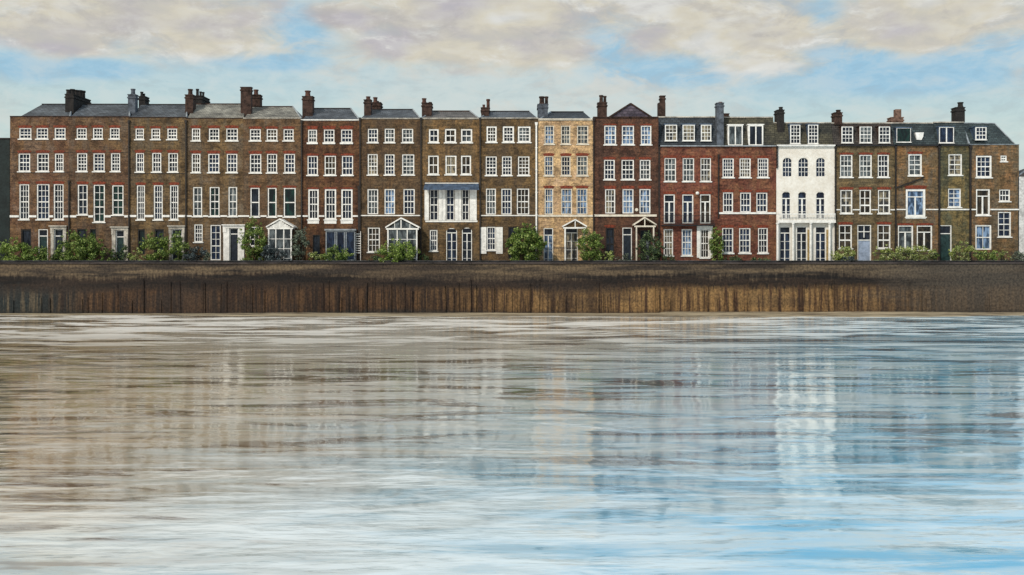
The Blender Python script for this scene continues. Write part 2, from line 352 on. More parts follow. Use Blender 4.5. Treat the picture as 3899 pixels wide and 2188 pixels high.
# ------------------------------------------------------------------ house builder
class House:
    def __init__(s, x0, x1, top, mat, label, depth=9.0, name='terraced_house', group='houses of the riverside terrace'):
        s.X0, s.X1 = P(x0, 0).x + 0.004, P(x1, 0).x - 0.004
        s.top = P(0, top).z; s.x0, s.x1, s.ty = x0, x1, top
        s.o = ((s.X0+s.X1)/2, 0, 0)
        s.e = empty(name, s.o, label, 'house', group)
        s.op = []; s.mat = mat; s.depth = depth; s.fills = []; s.sills = []
    def b(s, mb, name, mat, parent=None): 
        ob = mb.build(name, mat, parent or s.e, s.o); return ob
    def finish(s):
        """the wall with its openings"""
        m = MB(); R_ = 0.3
        xs = sorted({s.X0, s.X1, *[v for o in s.op for v in (o[0], o[1])]})
        zs = sorted({-0.4, s.top, *[v for o in s.op for v in (o[2], o[3])]})
        for i in range(len(xs)-1):
            for j in range(len(zs)-1):
                cx, cz = (xs[i]+xs[i+1])/2, (zs[j]+zs[j+1])/2
                if any(o[0] < cx < o[1] and o[2] < cz < o[3] for o in s.op): continue
                m.quad((xs[i], 0, zs[j]), (xs[i+1], 0, zs[j]), (xs[i+1], 0, zs[j+1]), (xs[i], 0, zs[j+1]))
        for a, b, c, d in s.op:
            m.quad((a, 0, c), (a, 0, d), (a, R_, d), (a, R_, c)); m.quad((b, 0, c), (b, R_, c), (b, R_, d), (b, 0, d))
            m.quad((a, 0, d), (b, 0, d), (b, R_, d), (a, R_, d)); m.quad((a, 0, c), (a, R_, c), (b, R_, c), (b, 0, c))
            m.quad((a, R_, c), (b, R_, c), (b, R_, d), (a, R_, d))
        Y = s.depth
        m.quad((s.X0, 0, -0.4), (s.X0, 0, s.top), (s.X0, Y, s.top), (s.X0, Y, -0.4))
        m.quad((s.X1, 0, -0.4), (s.X1, Y, -0.4), (s.X1, Y, s.top), (s.X1, 0, s.top))
        m.quad((s.X0, Y, -0.4), (s.X0, Y, s.top), (s.X1, Y, s.top), (s.X1, Y, -0.4))
        m.quad((s.X0, 0, s.top), (s.X1, 0, s.top), (s.X1, Y, s.top), (s.X0, Y, s.top))
        for a, b, c, d in s.fills: m.box(a, b, 0.03, 0.10, c, d)
        s.wall = m.build('wall', s.mat, s.e, s.o, fix=False)
    # ---- window: glass > frame, sill, lintel
    def window(s, x0, x1, y0, y1, cols=3, rows=4, g=None, sill=True, lintel=None, fw=0.11, frame='white', arch=False, meet=True,
               bar=0.05, apron=0.0, surround=0.0, french=False, jit=0.012, d=0.0, hole=True, sillw=0.09):
        a, b = P(x0, 0).x, P(x1, 0).x; t, bo = P(0, y0).z, P(0, y1).z
        if sill: bo += 0.09
        j = lambda: random.uniform(-jit, jit)
        a += j(); b += j(); t += j()
        if hole: s.op.append((a, b, bo, t))
        e = 0.003
        ga, gb, gt, gz = a+e, b-e, t-e, bo+e
        gl = MB().box(ga+fw*0.5, gb-fw*0.5, d+0.20, d+0.215, gz+fw*0.5, gt-fw*0.5)
        win = s.b(gl, 'window', G[g or random.choice(['dark', 'dark', 'navy', 'brown'])])
        f = MB()
        y_0, y_1 = d+0.05, d+0.235
        f.box(ga, ga+fw, y_0, y_1, gz, gt); f.box(gb-fw, gb, y_0, y_1, gz, gt)
        f.box(ga+fw, gb-fw, y_0+.002, y_1, gt-fw, gt); f.box(ga+fw, gb-fw, y_0+.002, y_1, gz, gz+fw*0.9)
        iw0, iw1, iz0, iz1 = ga+fw, gb-fw, gz+fw*0.9, gt-fw
        if french:
            tz = iz0 + (iz1-iz0)*0.76
            f.box(iw0, iw1, d+0.10, d+0.19, tz-0.05, tz+0.05)
            cx = (iw0+iw1)/2; f.box(cx-0.075, cx+0.075, d+0.11, d+0.19, iz0, tz-0.05)
            for q in range(1, rows):
                zz = iz0 + (tz-iz0)*q/rows; f.box(iw0, cx-0.075, d+0.15, d+0.19, zz-bar*.4, zz+bar*.4); f.box(cx+0.075, iw1, d+0.15, d+0.19, zz-bar*.4, zz+bar*.4)
        else:
            for q in range(1, cols):
                xx = iw0 + (iw1-iw0)*q/cols + j(); f.box(xx-bar/2, xx+bar/2, d+0.145, d+0.19, iz0, iz1)
            for q in range(1, rows):
                zz = iz0 + (iz1-iz0)*q/rows + j(); hw = bar*1.05 if (meet and q == rows//2) else bar/2
                f.box(iw0, iw1, d+(0.12 if hw > bar*.6 else 0.148), d+0.187, zz-hw, zz+hw)
        if arch:   # stucco spandrels that round the head of the opening
            r = (b-a)/2; cx = (a+b)/2; hgt = min(r, 0.55); n = 8
            sp = MB()
            for sg in (-1, 1):
                pts = [(cx+sg*r, 0.012, t)]
                for k in range(n+1):
                    th = math.pi/2*k/n
                    pts.append((cx+sg*r*math.sin(th), 0.012, t-hgt+hgt*math.cos(th)))
                sp.prism(pts, 0.20)
            s.b(sp, 'spandrel', s.mat, win)
        s.b(f, 'frame', M[frame], win)
        if sill:
            s.sills.append((a-0.10, b+0.10, bo-sillw-0.02-apron, bo))
            si = MB().box(a-0.10, b+0.10, d-0.10, d+0.05, bo-sillw-0.02, bo-0.002)
            if apron: si.box(a-0.03, b+0.03, d-0.05, d-0.002, bo-0.02-apron, bo-0.10)
            s.b(si, 'sill', M[frame], win)
        if surround:
            su = MB(); k = surround
            su.box(a-k, a-0.003, d-0.05, d-0.003, bo, t+k); su.box(b+0.003, b+k, d-0.05, d-0.003, bo, t+k); su.box(a-0.003, b+0.003, d-0.05, d-0.003, t+0.003, t+k)
            s.b(su, 'surround', M[frame], win)
        if lintel:
            h = (lintel+2)*S; k = 0.16; n = 6; c = 0.08
            z0 = t + 0.004 + (surround or 0)
            pts = [(a, -0.018, z0), (b, -0.018, z0)]
            for q in range(n+1):
                u = q/n; pts.append((b+k - (b-a+2*k)*u, -0.018, z0+h-c+c*math.sin(math.pi*u)))
            s.b(MB().prism(pts, 0.014), 'lintel', M['red'], win)
        return win
    def door(s, x0, x1, y0, y1=1015, leaf='doordark', frame='white', fan=0.18, case=0.0, hood=False, glazed=False, arch=False, casemat='white'):
        a, b = P(x0, 0).x, P(x1, 0).x; t, bo = P(0, y0).z, max(P(0, y1).z, 0.02)
        s.op.append((a, b, bo, t)); e = 0.003; fw = 0.08
        h = t-bo; tz = t - h*fan
        lf = MB().box(a+fw, b-fw, 0.16, 0.21, bo+e, tz-0.05)
        pw = (b-a-2*fw)
        for cx in (0.27, 0.73):
            for z0, z1 in ((0.08, 0.42), (0.5, 0.92)):
                X = a+fw+pw*cx; lf.box(X-pw*0.15, X+pw*0.15, 0.14, 0.158, bo+(tz-bo)*z0, bo+(tz-bo)*z1)
        if leaf.startswith('glass'): 
            dr_ = s.b(MB().box(a+fw, b-fw, 0.17, 0.19, bo+e, tz-0.05), 'door', G[leaf[6:]])
        else: dr_ = s.b(lf, 'door', M[leaf])
        f = MB().box(a+e, a+fw, 0.02, 0.24, bo, t-e).box(b-fw, b-e, 0.02, 0.24, bo, t-e).box(a+fw, b-fw, 0.022, 0.24, t-fw, t-e)
        f.box(a+fw, b-fw, 0.08, 0.2, tz-0.05, tz+0.04)
        if glazed:
            cx = (a+b)/2; f.box(cx-0.05, cx+0.05, 0.12, 0.165, bo, tz-0.05)
            for q in (1, 2, 3):
                zz = bo+(tz-bo)*q/4; f.box(a+fw, b-fw, 0.145, 0.166, zz-0.02, zz+0.02)
        if arch:
            r = (b-a)/2; cx = (a+b)/2; hgt = 0.4; sp = MB()
            for sg in (-1, 1):
                pts = [(cx+sg*r, 0.012, t)]+[(cx+sg*r*math.sin(math.pi/2*k/7), 0.012, t-hgt+hgt*math.cos(math.pi/2*k/7)) for k in range(8)]
                sp.prism(pts, 0.2)
            s.b(sp, 'spandrel', s.mat, dr_)
        s.b(f, 'door_frame', M[frame], dr_)
        if fan > 0.02: s.b(MB().box(a+fw, b-fw, 0.18, 0.2, tz+0.04, t-fw), 'fanlight', G['dark'], dr_)
        if case:
            k = case; c = MB()
            c.box(a-k, a-0.004, -0.12, -0.003, 0.02, t+0.02); c.box(b+0.004, b+k, -0.12, -0.003, 0.02, t+0.02)
            c.box(a-k-0.05, b+k+0.05, -0.18, -0.003, t+0.023, t+0.28)
            c.box(a-k-0.14, b+k+0.14, -0.34, -0.003, t+0.283, t+0.38)
            c.box(a-k-0.04, a-k*0.45, -0.16, -0.121, t-0.45, t+0.02); c.box(b+k*0.45, b+k+0.04, -0.16, -0.121, t-0.45, t+0.02)
            s.b(c, 'door_surround', M[casemat], dr_)
        return dr_
    def band(s, y, h=4, x0=None, x1=None, mat='white', proud=0.07, name='string_course'):
        a = P(x0, 0).x if x0 else s.X0; b = P(x1, 0).x if x1 else s.X1
        zt, zb = P(0, y-h/2).z, P(0, y+h/2).z
        # butt the course against window openings it would cross
        cuts = sorted([(o[0]-0.02, o[1]+0.02) for o in s.op if o[2] < zt and o[3] > zb])
        cuts += [(w0-0.01, w1+0.01) for w0, w1, z0, z1 in s.sills if z0 < zt and z1 > zb]; cuts.sort()
        c = a; segs = []
        for u, v in cuts:
            if u > c and u < b: segs.append((c, u))
            c = max(c, v)
        if c < b: segs.append((c, b))
        for u, v in segs:
            if v-u > 0.05: s.b(MB().box(u, v, -proud, -0.003, zb, zt), name, M[mat])
    def cornice(s, mat='stone', h=6, proud=0.18, y=None):
        z = P(0, y or s.ty).z
        m = MB().box(s.X0, s.X1, -proud, 0.25, z+0.002, z+h*S*0.55).box(s.X0, s.X1, -proud*0.5, -0.003, z-h*S*0.45, z)
        return s.b(m, 'cornice', M[mat])
    def pipe(s, px, y0=455, y1=1000, mat='pipe', w=0.13):
        X = P(px, 0).x; z0, z1 = max(0.02, P(0, y1).z), P(0, y0).z
        m = MB().box(X-w/2, X+w/2, -0.16, -0.03, z0, z1).prism([(X-w, -0.2, z1+0.35), (X+w, -0.2, z1+0.35), (X+w*0.6, -0.2, z1), (X-w*0.6, -0.2, z1)], 0.19)
        for k in range(1, 6):
            zz = z0+(z1-z0)*k/6; m.box(X-w*0.75, X+w*0.75, -0.18, -0.004, zz-0.04, zz+0.04)
        return s.b(m, 'drainpipe', M[mat])
    def roof(s, ridge_y, rx0, rx1, mat, rd=3.6, ex0=None, ex1=None, ey=None, coping=True):
        """front slope from the eaves to a ridge rd metres back; rx0/rx1: ends of the ridge in the picture"""
        ey = ey or s.ty; f = 0.3
        A = Vector((s.X0+0.01 if ex0 is None else P(ex0, 0).x, f, s.top+0.01)); Bv = Vector((s.X1-0.01 if ex1 is None else P(ex1, 0).x, f, s.top+0.01))
        r0, r1 = P(rx0, ridge_y, rd), P(rx1, ridge_y, rd)
        # a ridge end cannot overhang the party walls
        r0.x = max(r0.x, A.x+0.01); r1.x = min(r1.x, Bv.x-0.01)
        A2, B2 = Vector((A.x, 2*rd-f, A.z)), Vector((Bv.x, 2*rd-f, Bv.z))
        m = MB(); m.quad(A, Bv, r1, r0); m.quad(B2, A2, r0, r1); m.poly([A2, A, r0]); m.poly([Bv, B2, r1]); m.quad(A, A2, B2, Bv)
        s.rf = s.b(m, 'roof', SL[mat])
        if coping:
            c = MB(); c.bar(r0, r1, 0.16, 0.16)
            s.b(c, 'ridge_tiles', M['stackdark' if mat in ('blue', 'dark') else 'stackbrown'], s.rf)
            for P0, P1, rr in ((A, r0, 1), (Bv, r1, 1)):
                if (P1-P0).x > 0.9 or (P1-P0).x < -0.9:
                    hp = MB(); hp.bar(P0+Vector((0, 0, 0.03)), P1+Vector((0, 0, 0.03)), 0.13, 0.13); s.b(hp, 'hip_flashing', M['gutter'], s.rf)
        return s.rf
    def mansard(s, ty, mat, rd=1.3, flat=6.0, gut='gutter'):
        zt = P(0, ty, rd).z; f = 0.28; zb = s.top+0.01
        x0, x1 = s.X0+0.01, s.X1-0.01
        m = MB(); m.quad((x0, f, zb), (x1, f, zb), (x1, rd, zt), (x0, rd, zt)); m.quad((x0, rd, zt), (x1, rd, zt), (x1, flat, zt+0.1), (x0, flat, zt+0.1))
        m.quad((x0, flat, zt+0.1), (x1, flat, zt+0.1), (x1, flat, zb), (x0, flat, zb))
        m.poly([(x0, f, zb), (x0, rd, zt), (x0, flat, zt+0.1), (x0, flat, zb)]); m.poly([(x1, f, zb), (x1, flat, zb), (x1, flat, zt+0.1), (x1, rd, zt)])
        s.rf = s.b(m, 'roof', SL[mat]); s.b(MB().box(x0, x1, rd-0.1, rd+0.12, zt+0.003, zt+0.12), 'ridge_tiles', M['stone'], s.rf)
        s.b(MB().box(s.X0, s.X1, -0.2, 0.2, zb-0.02, zb+0.10), 'gutter', M[gut])
        s.mans = (f, rd, zb, zt)
        return s.rf
    def dormer(s, x0, x1, y0, y1, cols=3, rows=4, g='grey', cheek='lead', slide=False, bar=0.045, fw=0.10):
        d = 0.34; fpad = 0.1
        a, b = P(x0, 0, d).x, P(x1, 0, d).x; t, bo = P(0, y0, d).z, P(0, y1, d).z
        m = MB().box(a-fpad*.3, b+fpad*.3, d+0.06, d+1.5, bo, t).box(a-fpad, b+fpad, d-0.06, d+1.5, t+0.003, t+0.10)
        dm = s.b(m, 'dormer', M[cheek])
        s.b(MB().box(a+fw*.6, b-fw*.6, d+0.03, d+0.05, bo+fw*.6, t-fw*.6), 'pane', G[g], dm)
        f = MB().box(a, a+fw, d-0.03, d+0.055, bo, t).box(b-fw, b, d-0.03, d+0.055, bo, t).box(a+fw, b-fw, d-0.028, d+0.055, t-fw, t).box(a-.06, b+.06, d-0.08, d+0.055, bo-0.08, bo-0.002).box(a+fw, b-fw, d-.028, d+.055, bo, bo+fw*.8)
        if slide:
            n = slide
            for q in range(1, n):
                xx = a+(b-a)*q/n; f.box(xx-0.06, xx+0.06, d-0.01, d+0.028, bo+fw*.8, t-fw)
        else:
            for q in range(1, cols):
                xx = a+fw+(b-a-2*fw)*q/cols; f.box(xx-bar/2, xx+bar/2, d-0.005, d+0.028, bo+fw*.8, t-fw)
            for q in range(1, rows):
                zz = bo+fw+(t-bo-2*fw)*q/rows; hw = bar if q == rows//2 else bar/2; f.box(a+fw, b-fw, d-0.008, d+0.026, zz-hw, zz+hw)
        s.b(f, 'frame', M['white'], dm)
    def chimney(s, x0, x1, ytop, pots, mat='stackbrown', d0=1.6, d1=3.0, ybase=None, potr=0.17, potmat='pot', cap=True):
        a, b = P(x0, 0, d0).x, P(x1, 0, d0).x; zt = P(0, ytop, d0).z; zb = s.top-0.3 if ybase is None else P(0, ybase, d0).z
        m = MB().box(a, b, d0, d1, zb, zt)
        if cap: m.box(a-0.07, b+0.07, d0-0.07, d1+0.07, zt-0.34, zt-0.20).box(a-0.05, b+0.05, d0-0.05, d1+0.05, zt+0.003, zt+0.09)
        ch = s.b(m, 'chimney', M[mat])
        for k, (px, py, *rest) in enumerate(pots):
            pd = rest[0] if rest else (d0+d1)/2; r = rest[1] if len(rest) > 1 else potr
            q = P(px, py, pd); X = min(max(q.x, a+r*.6), b-r*.6)
            h = q.z-zt
            s.b(MB().lathe(X, pd, [(r*1.15, zt+0.07), (r*1.15, zt+0.14), (r*0.92, zt+0.22), (r*0.85, zt+h*0.8), (r*1.1, zt+h*0.84), (r*1.05, zt+h), (r*0.6, zt+h), (r*.6, zt+h*.9)], 9), 'chimney_pot', M[potmat], ch)
        return ch
    def row(s, y0, y1, xs, **kw):
        gs = kw.pop('gs', None)
        for i, (a, b) in enumerate(xs):
            k = dict(kw)
            if gs: k['g'] = gs[i % len(gs)]
            s.window(a, b, y0, y1, **k)
    def shutter(s, x0, x1, y0, y1, mat='white'):
        a, b, t, bo = P(x0, 0).x, P(x1, 0).x, P(0, y0).z, P(0, y1).z
        m = MB().box(a, b, -0.055, -0.004, bo, t); n = max(3, int((t-bo)/0.16))
        m.box(a, a+0.07, -0.075, -0.056, bo, t).box(b-0.07, b, -0.075, -0.056, bo, t)
        for q in range(n+1):
            zz = bo+(t-bo)*q/n; m.box(a+0.07, b-0.07, -0.07, -0.056, max(bo, zz-0.03), min(t, zz+0.03))
        return s.b(m, 'shutter', M[mat])
    def porch(s, x0, x1, ypk, yev, d=-1.5, pk=None, posts=True, glazed=0, mat='white', xe0=None, xe1=None, rail=None, boards=False, over=0.18, base=0.0):
        a, b = P(x0, 0, d).x, P(x1, 0, d).x; zp, ze = P(0, ypk, d).z, P(0, yev, d).z; cx = P(pk or (x0+x1)/2, 0, d).x
        th = 0.14
        A, Bv, T = Vector((a-over, d-0.12, ze)), Vector((b+over, d-0.12, ze)), Vector((cx, d-0.12, zp))
        m = MB().prism([A, A+Vector((0, 0, th)), T+Vector((0, 0, th)), Bv+Vector((0, 0, th)), Bv, T], -d+0.11)
        po = s.b(m, 'porch', M[mat])
        fr = MB().box(a-over*.6, b+over*.6, d-0.06, d+0.06, ze-0.16, ze-0.002)
        fr.box(a, a+0.13, d+0.07, -0.01, ze-0.15, ze-0.02).box(b-0.13, b, d+0.07, -0.01, ze-0.15, ze-0.02)
        ps = [a+0.02, b-0.16]
        for X in ps: s.b(MB().box(X, X+0.14, d-0.05, d+0.09, base, ze-0.162).box(X-0.04, X+0.18, d-0.09, d+0.13, base, base+0.25), 'post', M[mat], po)
        for u in (0.33, 0.66):
            if glazed:
                xx = a+(b-a)*u; fr.box(xx-0.05, xx+0.05, d-0.03, d+0.04, base, ze-0.162)
        fr.box(cx-0.05, cx+0.05, d-0.03, d+0.05, ze, zp-0.02)
        if glazed:
            for q in range(1, glazed):
                zz = base+(ze-0.16-base)*q/glazed; fr.box(a+0.16, b-0.16, d-0.028, d+0.03, zz-0.03, zz+0.03)
            for u in (0.25, 0.75):
                xx = a+(b-a)*u; fr.box(xx-0.03, xx+0.03, d-.028, d+.045, ze, ze+(zp-ze)*(1-abs(u-(cx-a)/(b-a))*1.9))
        if boards:
            n = 6
            for q in range(n):
                z0 = ze+0.02+(zp-ze)*q/n; k = 1-(z0-ze)/(zp-ze)-0.12
                if k > 0.05: fr.box(cx-(cx-a)*k, cx+(b-cx)*k, d-0.02, d+0.02, z0, z0+(zp-ze)/n*0.8)
        s.b(fr, 'porch_frame', M[mat], po)
        if glazed: s.b(MB().box(a+0.15, b-0.15, d+0.045, d+0.06, base, ze-0.17).prism([(a+.15, d+.046, ze), (b-.15, d+.046, ze), (cx, d+.046, zp-0.05)], 0.014), 'glazing', G['grey'], po)
        return po

# ---- the dark building at the left edge
h = House(-260, 37, 527, M['darkwall'], 'blackish green building at the left end, cut by the picture edge', name='dark_building', group=None, depth=7)
h.cornice('pipe', 5, 0.1)
for xs in ((-200, -165), (-120, -85), (-45, -10)):
    h.window(xs[0], xs[1], 600, 680, 2, 4, 'dark', frame='pipe', sill=False); h.window(xs[0], xs[1], 730, 830, 2, 4, 'dark', frame='pipe', sill=False)
h.finish()

# ---- 1
h = House(38, 263, 443, B['b1'], 'russet brick end house under the hipped slate roof, beside the dark building')
h.row(486, 531, [(72, 119), (138, 183), (207, 249)], cols=3, rows=3, lintel=8)
h.row(583, 655, [(70, 115), (140, 186), (208, 242)], cols=3, rows=4, lintel=10, gs=['navy', 'dark', 'dark'])
h.row(700, 838, [(73, 111), (140, 188), (204, 242)], cols=3, rows=6, lintel=9, gs=['dark', 'navy', 'dark'])
h.window(80, 119, 872, 960, 1, 1, 'dark', frame='pipe', sill=False); h.door(146, 182, 872, leaf='doorteal')
h.door(206, 242, 872, leaf='doordark', case=0.3, casemat='stone')
h.band(823, 8); h.band(579, 1.6, mat='pipe', proud=0.02); h.band(657, 1.5, mat='pipe', proud=0.02)
h.roof(397, 160, 275, 'blue', ex0=70); h.cornice('stackbrown', 4, 0.08)
h.chimney(248, 280, 360, [(254, 341, 2.0), (268, 339, 3.0), (285, 342, 4.0), (300, 343, 5.0), (312, 345, 5.8)], 'stackdark', 1.5, 6.0, potmat='stackdark', potr=0.26)
h.finish()
# ---- 2
h = House(263, 490, 444, B['b2'], 'russet and grey brick house second from the left end, with green tinted tall windows')
h.row(486, 531, [(291, 330), (353, 391), (417, 455)], cols=3, rows=3, lintel=8)
h.row(582, 655, [(293, 332), (355, 398), (422, 457)], cols=3, rows=5, lintel=10, gs=['dark', 'navy', 'dark'])
h.window(295, 333, 702, 820, 2, 4, 'dark', lintel=10); h.window(356, 399, 702, 848, 2, 5, 'green', lintel=10); h.window(426, 470, 704, 821, 2, 4, 'green', lintel=10)
h.window(292, 330, 870, 965, 1, 1, 'dark', frame='pipe', sill=False); h.window(342, 366, 870, 965, 1, 1, 'green', frame='pipe', sill=False)
h.door(441, 474, 876, leaf='doorteal', case=0.38, casemat='stone'); h.band(823, 8); h.pipe(264, 700, 1000); h.band(579, 1.6, mat='pipe', proud=0.02)
h.roof(397, 255, 494, 'blue'); h.cornice('stackbrown', 4, 0.08)
h.chimney(487, 515, 361, [(507, 338)], 'stackgrey', 1.5, 2.3, potmat='stackgrey', potr=0.24)
h.chimney(528, 552, 368, [(540, 349, 5.4), (549, 356, 5.8, 0.12)], 'stackdark', 5.0, 6.3, potmat='stackdark')
h.finish()
# ---- 3
h = House(490, 708, 446, B['b3'], 'ochre brown brick house third from the left end, two dark doorways behind bushes')
h.row(488, 533, [(515, 547), (575, 609), (637, 674)], cols=3, rows=3, lintel=7)
h.row(581, 657, [(517, 548), (578, 614), (640, 677)], cols=3, rows=4, lintel=10, gs=['navy', 'dark', 'dark'])
h.row(704, 839, [(520, 551), (585, 619), (647, 679)], cols=3, rows=6, lintel=9)
h.window(524, 552, 872, 968, 1, 2, 'green', frame='pipe', sill=False); h.window(588, 624, 872, 965, 1, 1, 'dark', frame='pipe', sill=False)
h.door(654, 694, 872, leaf='doordark', case=0.24, casemat='stone'); h.band(822, 8); h.pipe(492, 470, 1000); h.band(660, 1.6, mat='pipe', proud=0.02)
h.roof(398, 492, 712, 'blue'); h.cornice('stackbrown', 3, 0.06)
h.chimney(705, 734, 362, [(725, 339)], 'stackbrown', 1.5, 2.6, potmat='stackbrown', potr=0.26)
h.chimney(741, 770, 366, [(752, 338, 5.0), (764, 348, 6.2, .14), (774, 350, 7.0, .14)], 'stackdark', 4.6, 7.4, potmat='stackdark')
h.finish()
# ---- 4
h = House(708, 926, 450, B['b4'], 'brown brick house with a white columned door surround left of a tall bush')
h.row(488, 538, [(730, 762), (795, 835), (861, 905)], cols=3, rows=3, lintel=9)
h.row(584, 659, [(729, 763), (792, 835), (863, 903)], cols=3, rows=4, lintel=10)
h.row(711, 826, [(734, 769), (798, 836), (869, 903)], cols=2, rows=4, gs=['grey', 'green', 'grey'])
h.window(739, 771, 853, 924, 3, 4, 'dark'); h.window(801, 841, 855, 990, 2, 5, 'navy', sill=False)
h.door(874, 908, 868, leaf='doordark', fan=0.15, case=0.62); h.band(822, 6); h.pipe(709, 470, 1000)
h.roof(396, 706, 930, 'pale'); h.cornice('stackbrown', 3, 0.06)
h.chimney(916, 956, 333, [], 'stackbrown', 1.5, 2.1)
h.chimney(961, 990, 362, [(975, 341, 4.4)], 'stackbrown', 3.9, 4.9, potr=0.26)
h.finish()
# ---- 5
h = House(926, 1146, 450, B['b5'], 'brown brick house with plain large paned windows and a boarded white pediment porch')
h.row(490, 538, [(951, 993), (1015, 1056), (1079, 1118)], cols=3, rows=3, lintel=8)
h.row(585, 660, [(951, 995), (1016, 1055), (1082, 1123)], cols=3, rows=4, lintel=10)
h.row(714, 828, [(953, 988), (1019, 1053), (1080, 1126)], cols=1, rows=2, gs=['dark', 'green', 'green'], lintel=7)
h.window(950, 985, 862, 940, 2, 3, 'dark'); h.door(1048, 1088, 880, leaf='doordark'); h.band(822, 6)
h.porch(1020, 1112, 836, 866, -1.6, glazed=4, boards=True)
h.roof(406, 926, 1115, 'pale'); h.cornice('stone', 4, 0.1)
h.finish()
# ---- 6
h = House(1146, 1369, 457, B['b6'], 'dark red brown brick house with deep white window aprons and a ground floor bay')
h.row(492, 545, [(1172, 1207), (1233, 1273), (1298, 1341)], cols=3, rows=3, sillw=0.16, lintel=12, gs=['grey', 'dark', 'navy'])
h.row(592, 669, [(1170, 1210), (1235, 1279), (1301, 1344)], cols=3, rows=3, sillw=0.1, lintel=7, gs=['navy', 'brown', 'navy'])
h.row(719, 838, [(1173, 1214), (1236, 1280), (1299, 1342)], cols=3, rows=4, apron=0.42, fw=0.16, gs=['dark', 'dark', 'navy'], lintel=5)
h.door(1190, 1219, 893, leaf='doordark', frame='pipe', fan=0.0)
# projecting ground-floor bay
a, b = P(1240, 0, -0.7).x, P(1352, 0, -0.7).x; zt = P(0, 877, -0.7).z
bay = h.b(MB().box(a, b, -0.7, -0.005, 0.02, 0.9).box(a-.1, b+.1, -0.85, -0.005, zt, zt+0.16), 'bay_window', M['gutter'])
fr = MB()
for X in (a, a+(b-a)*.30, a+(b-a)*.36, a+(b-a)*.62, a+(b-a)*.68, b-0.1): fr.box(X, X+0.10, -0.7, -0.6, 0.903, zt-0.002)
fr.box(a, b, -0.698, -0.61, zt-0.16, zt-0.004); h.b(fr, 'frame', M['gutter'], bay)
h.b(MB().box(a+.05, b-.05, -0.64, -0.62, 0.903, zt-0.165), 'glazing', G['navy'], bay)
lat = MB(); q0, q1 = P(1356, 0, -0.3).x, P(1372, 0, -0.3).x
for k in range(9): zz = P(0, 890+k*9, -.3).z; lat.box(q0, q1, -0.3, -0.26, zz-0.035, zz+0.035)
lat.box(q0-.05, q0, -0.31, -0.25, 0.02, P(0, 880, -.3).z).box(q1, q1+0.05, -0.31, -0.25, 0.02, P(0, 880, -.3).z)
h.b(lat, 'trellis', M['white'])
h.band(822, 6); h.pipe(1149, 470, 1000); h.pipe(1366, 720, 1000)
h.roof(413, 1190, 1336, 'blue'); h.cornice('white', 5, 0.14)
h.chimney(1151, 1190, 368, [(1172, 345)], 'stackbrown', 1.5, 2.5, potr=0.3)
h.finish()
# ---- 7
h = House(1369, 1601, 451, B['b7'], 'umber brick house with a white glazed conservatory porch on its ground floor')
h.row(489, 545, [(1400, 1439), (1464, 1503), (1530, 1573)], cols=3, rows=3, gs=['navy', 'grey', 'grey'])
h.row(586, 668, [(1400, 1438), (1464, 1502), (1531, 1577)], cols=3, rows=5, gs=['warm', 'navy', 'grey'])
h.row(719, 815, [(1399, 1440), (1464, 1504), (1536, 1579)], cols=3, rows=4, sill=False, gs=['grey', 'blue', 'navy'])
h.window(1400, 1446, 865, 962, 3, 4, 'brown'); h.door(1518, 1552, 880, leaf='doorteal')
h.band(820, 4); h.porch(1474, 1590, 832, 868, -2.0, pk=1527, glazed=4, base=0.0)
h.roof(417, 1410, 1572, 'blue'); h.cornice('stone', 4, 0.1); h.pipe(1371, 460, 1000)
h.chimney(1386, 1412, 381, [(1402, 367)], 'stackbrown', 1.5, 2.4, potr=0.24)
h.chimney(1415, 1449, 391, [(1429, 370, 4.5), (1438, 384, 5.2, .14)], 'stackbrown', 4.0, 5.6, potr=0.24)
h.finish()
# ---- 8
h = House(1601, 1826, 451, B['b8'], 'olive brick house with a blue awning roof over white first floor shutters')
h.row(490, 545, [(1633, 1670), (1694, 1736), (1755, 1798)], cols=2, rows=2, gs=['dark', 'brown', 'grey'], fw=0.15)
h.row(591, 667, [(1630, 1670), (1695, 1738), (1755, 1794)], cols=2, rows=2, gs=['brown', 'warm', 'brown'], fw=0.14)
for a, b, gg in ((1636, 1668, 'dark'), (1699, 1730, 'navy'), (1759, 1786, 'dark')): h.window(a, b, 720, 838, 2, 4, gg, fw=0.08, sill=False)
for a, b in ((1617, 1633), (1670, 1683), (1684, 1697), (1732, 1744), (1745, 1757), (1788, 1815)): h.shutter(a, b, 722, 838)
h.band(842, 6, x0=1620, x1=1818)
A, Bq = P(1618, 699, -0.01), P(1822, 699, -0.01); Cq, Dq = P(1824, 718, -1.0), P(1612, 718, -1.0)
m = MB().quad(A, Bq, Cq, Dq).quad(Dq, Cq, Cq-Vector((0, 0, .12)), Dq-Vector((0, 0, .12))).quad(A-Vector((0, 0, .1)), Bq-Vector((0, 0, .1)), Cq-Vector((0, 0, .12)), Dq-Vector((0, 0, .12)))
m.poly([A, A-Vector((0, 0, .1)), Dq-Vector((0, 0, .12)), Dq]).poly([Bq, Cq, Cq-Vector((0, 0, .12)), Bq-Vector((0, 0, .1))])
aw = h.b(m, 'awning', M['lead']); bb = MB(); bb.bar(A+Vector((0, -.03, .06)), Bq+Vector((0, -.03, .06)), 0.08)
h.b(bb, 'awning_flashing', M['white'], aw)
h.window(1636, 1666, 874, 958, 3, 4, 'navy'); h.door(1699, 1740, 868, leaf='glass_navy', glazed=True, arch=True, fan=.12); h.door(1759, 1797, 866, leaf='glass_dark', glazed=True, arch=True, fan=.14)
h.roof(423, 1648, 1789, 'brown'); h.cornice('stone', 5, 0.12); h.pipe(1603, 460, 1000)
h.chimney(1606, 1643, 393, [(1615, 374, 1.9), (1638, 388, 2.6, .17)], 'stackbrown', 1.5, 3.0, potr=0.24)
h.finish()
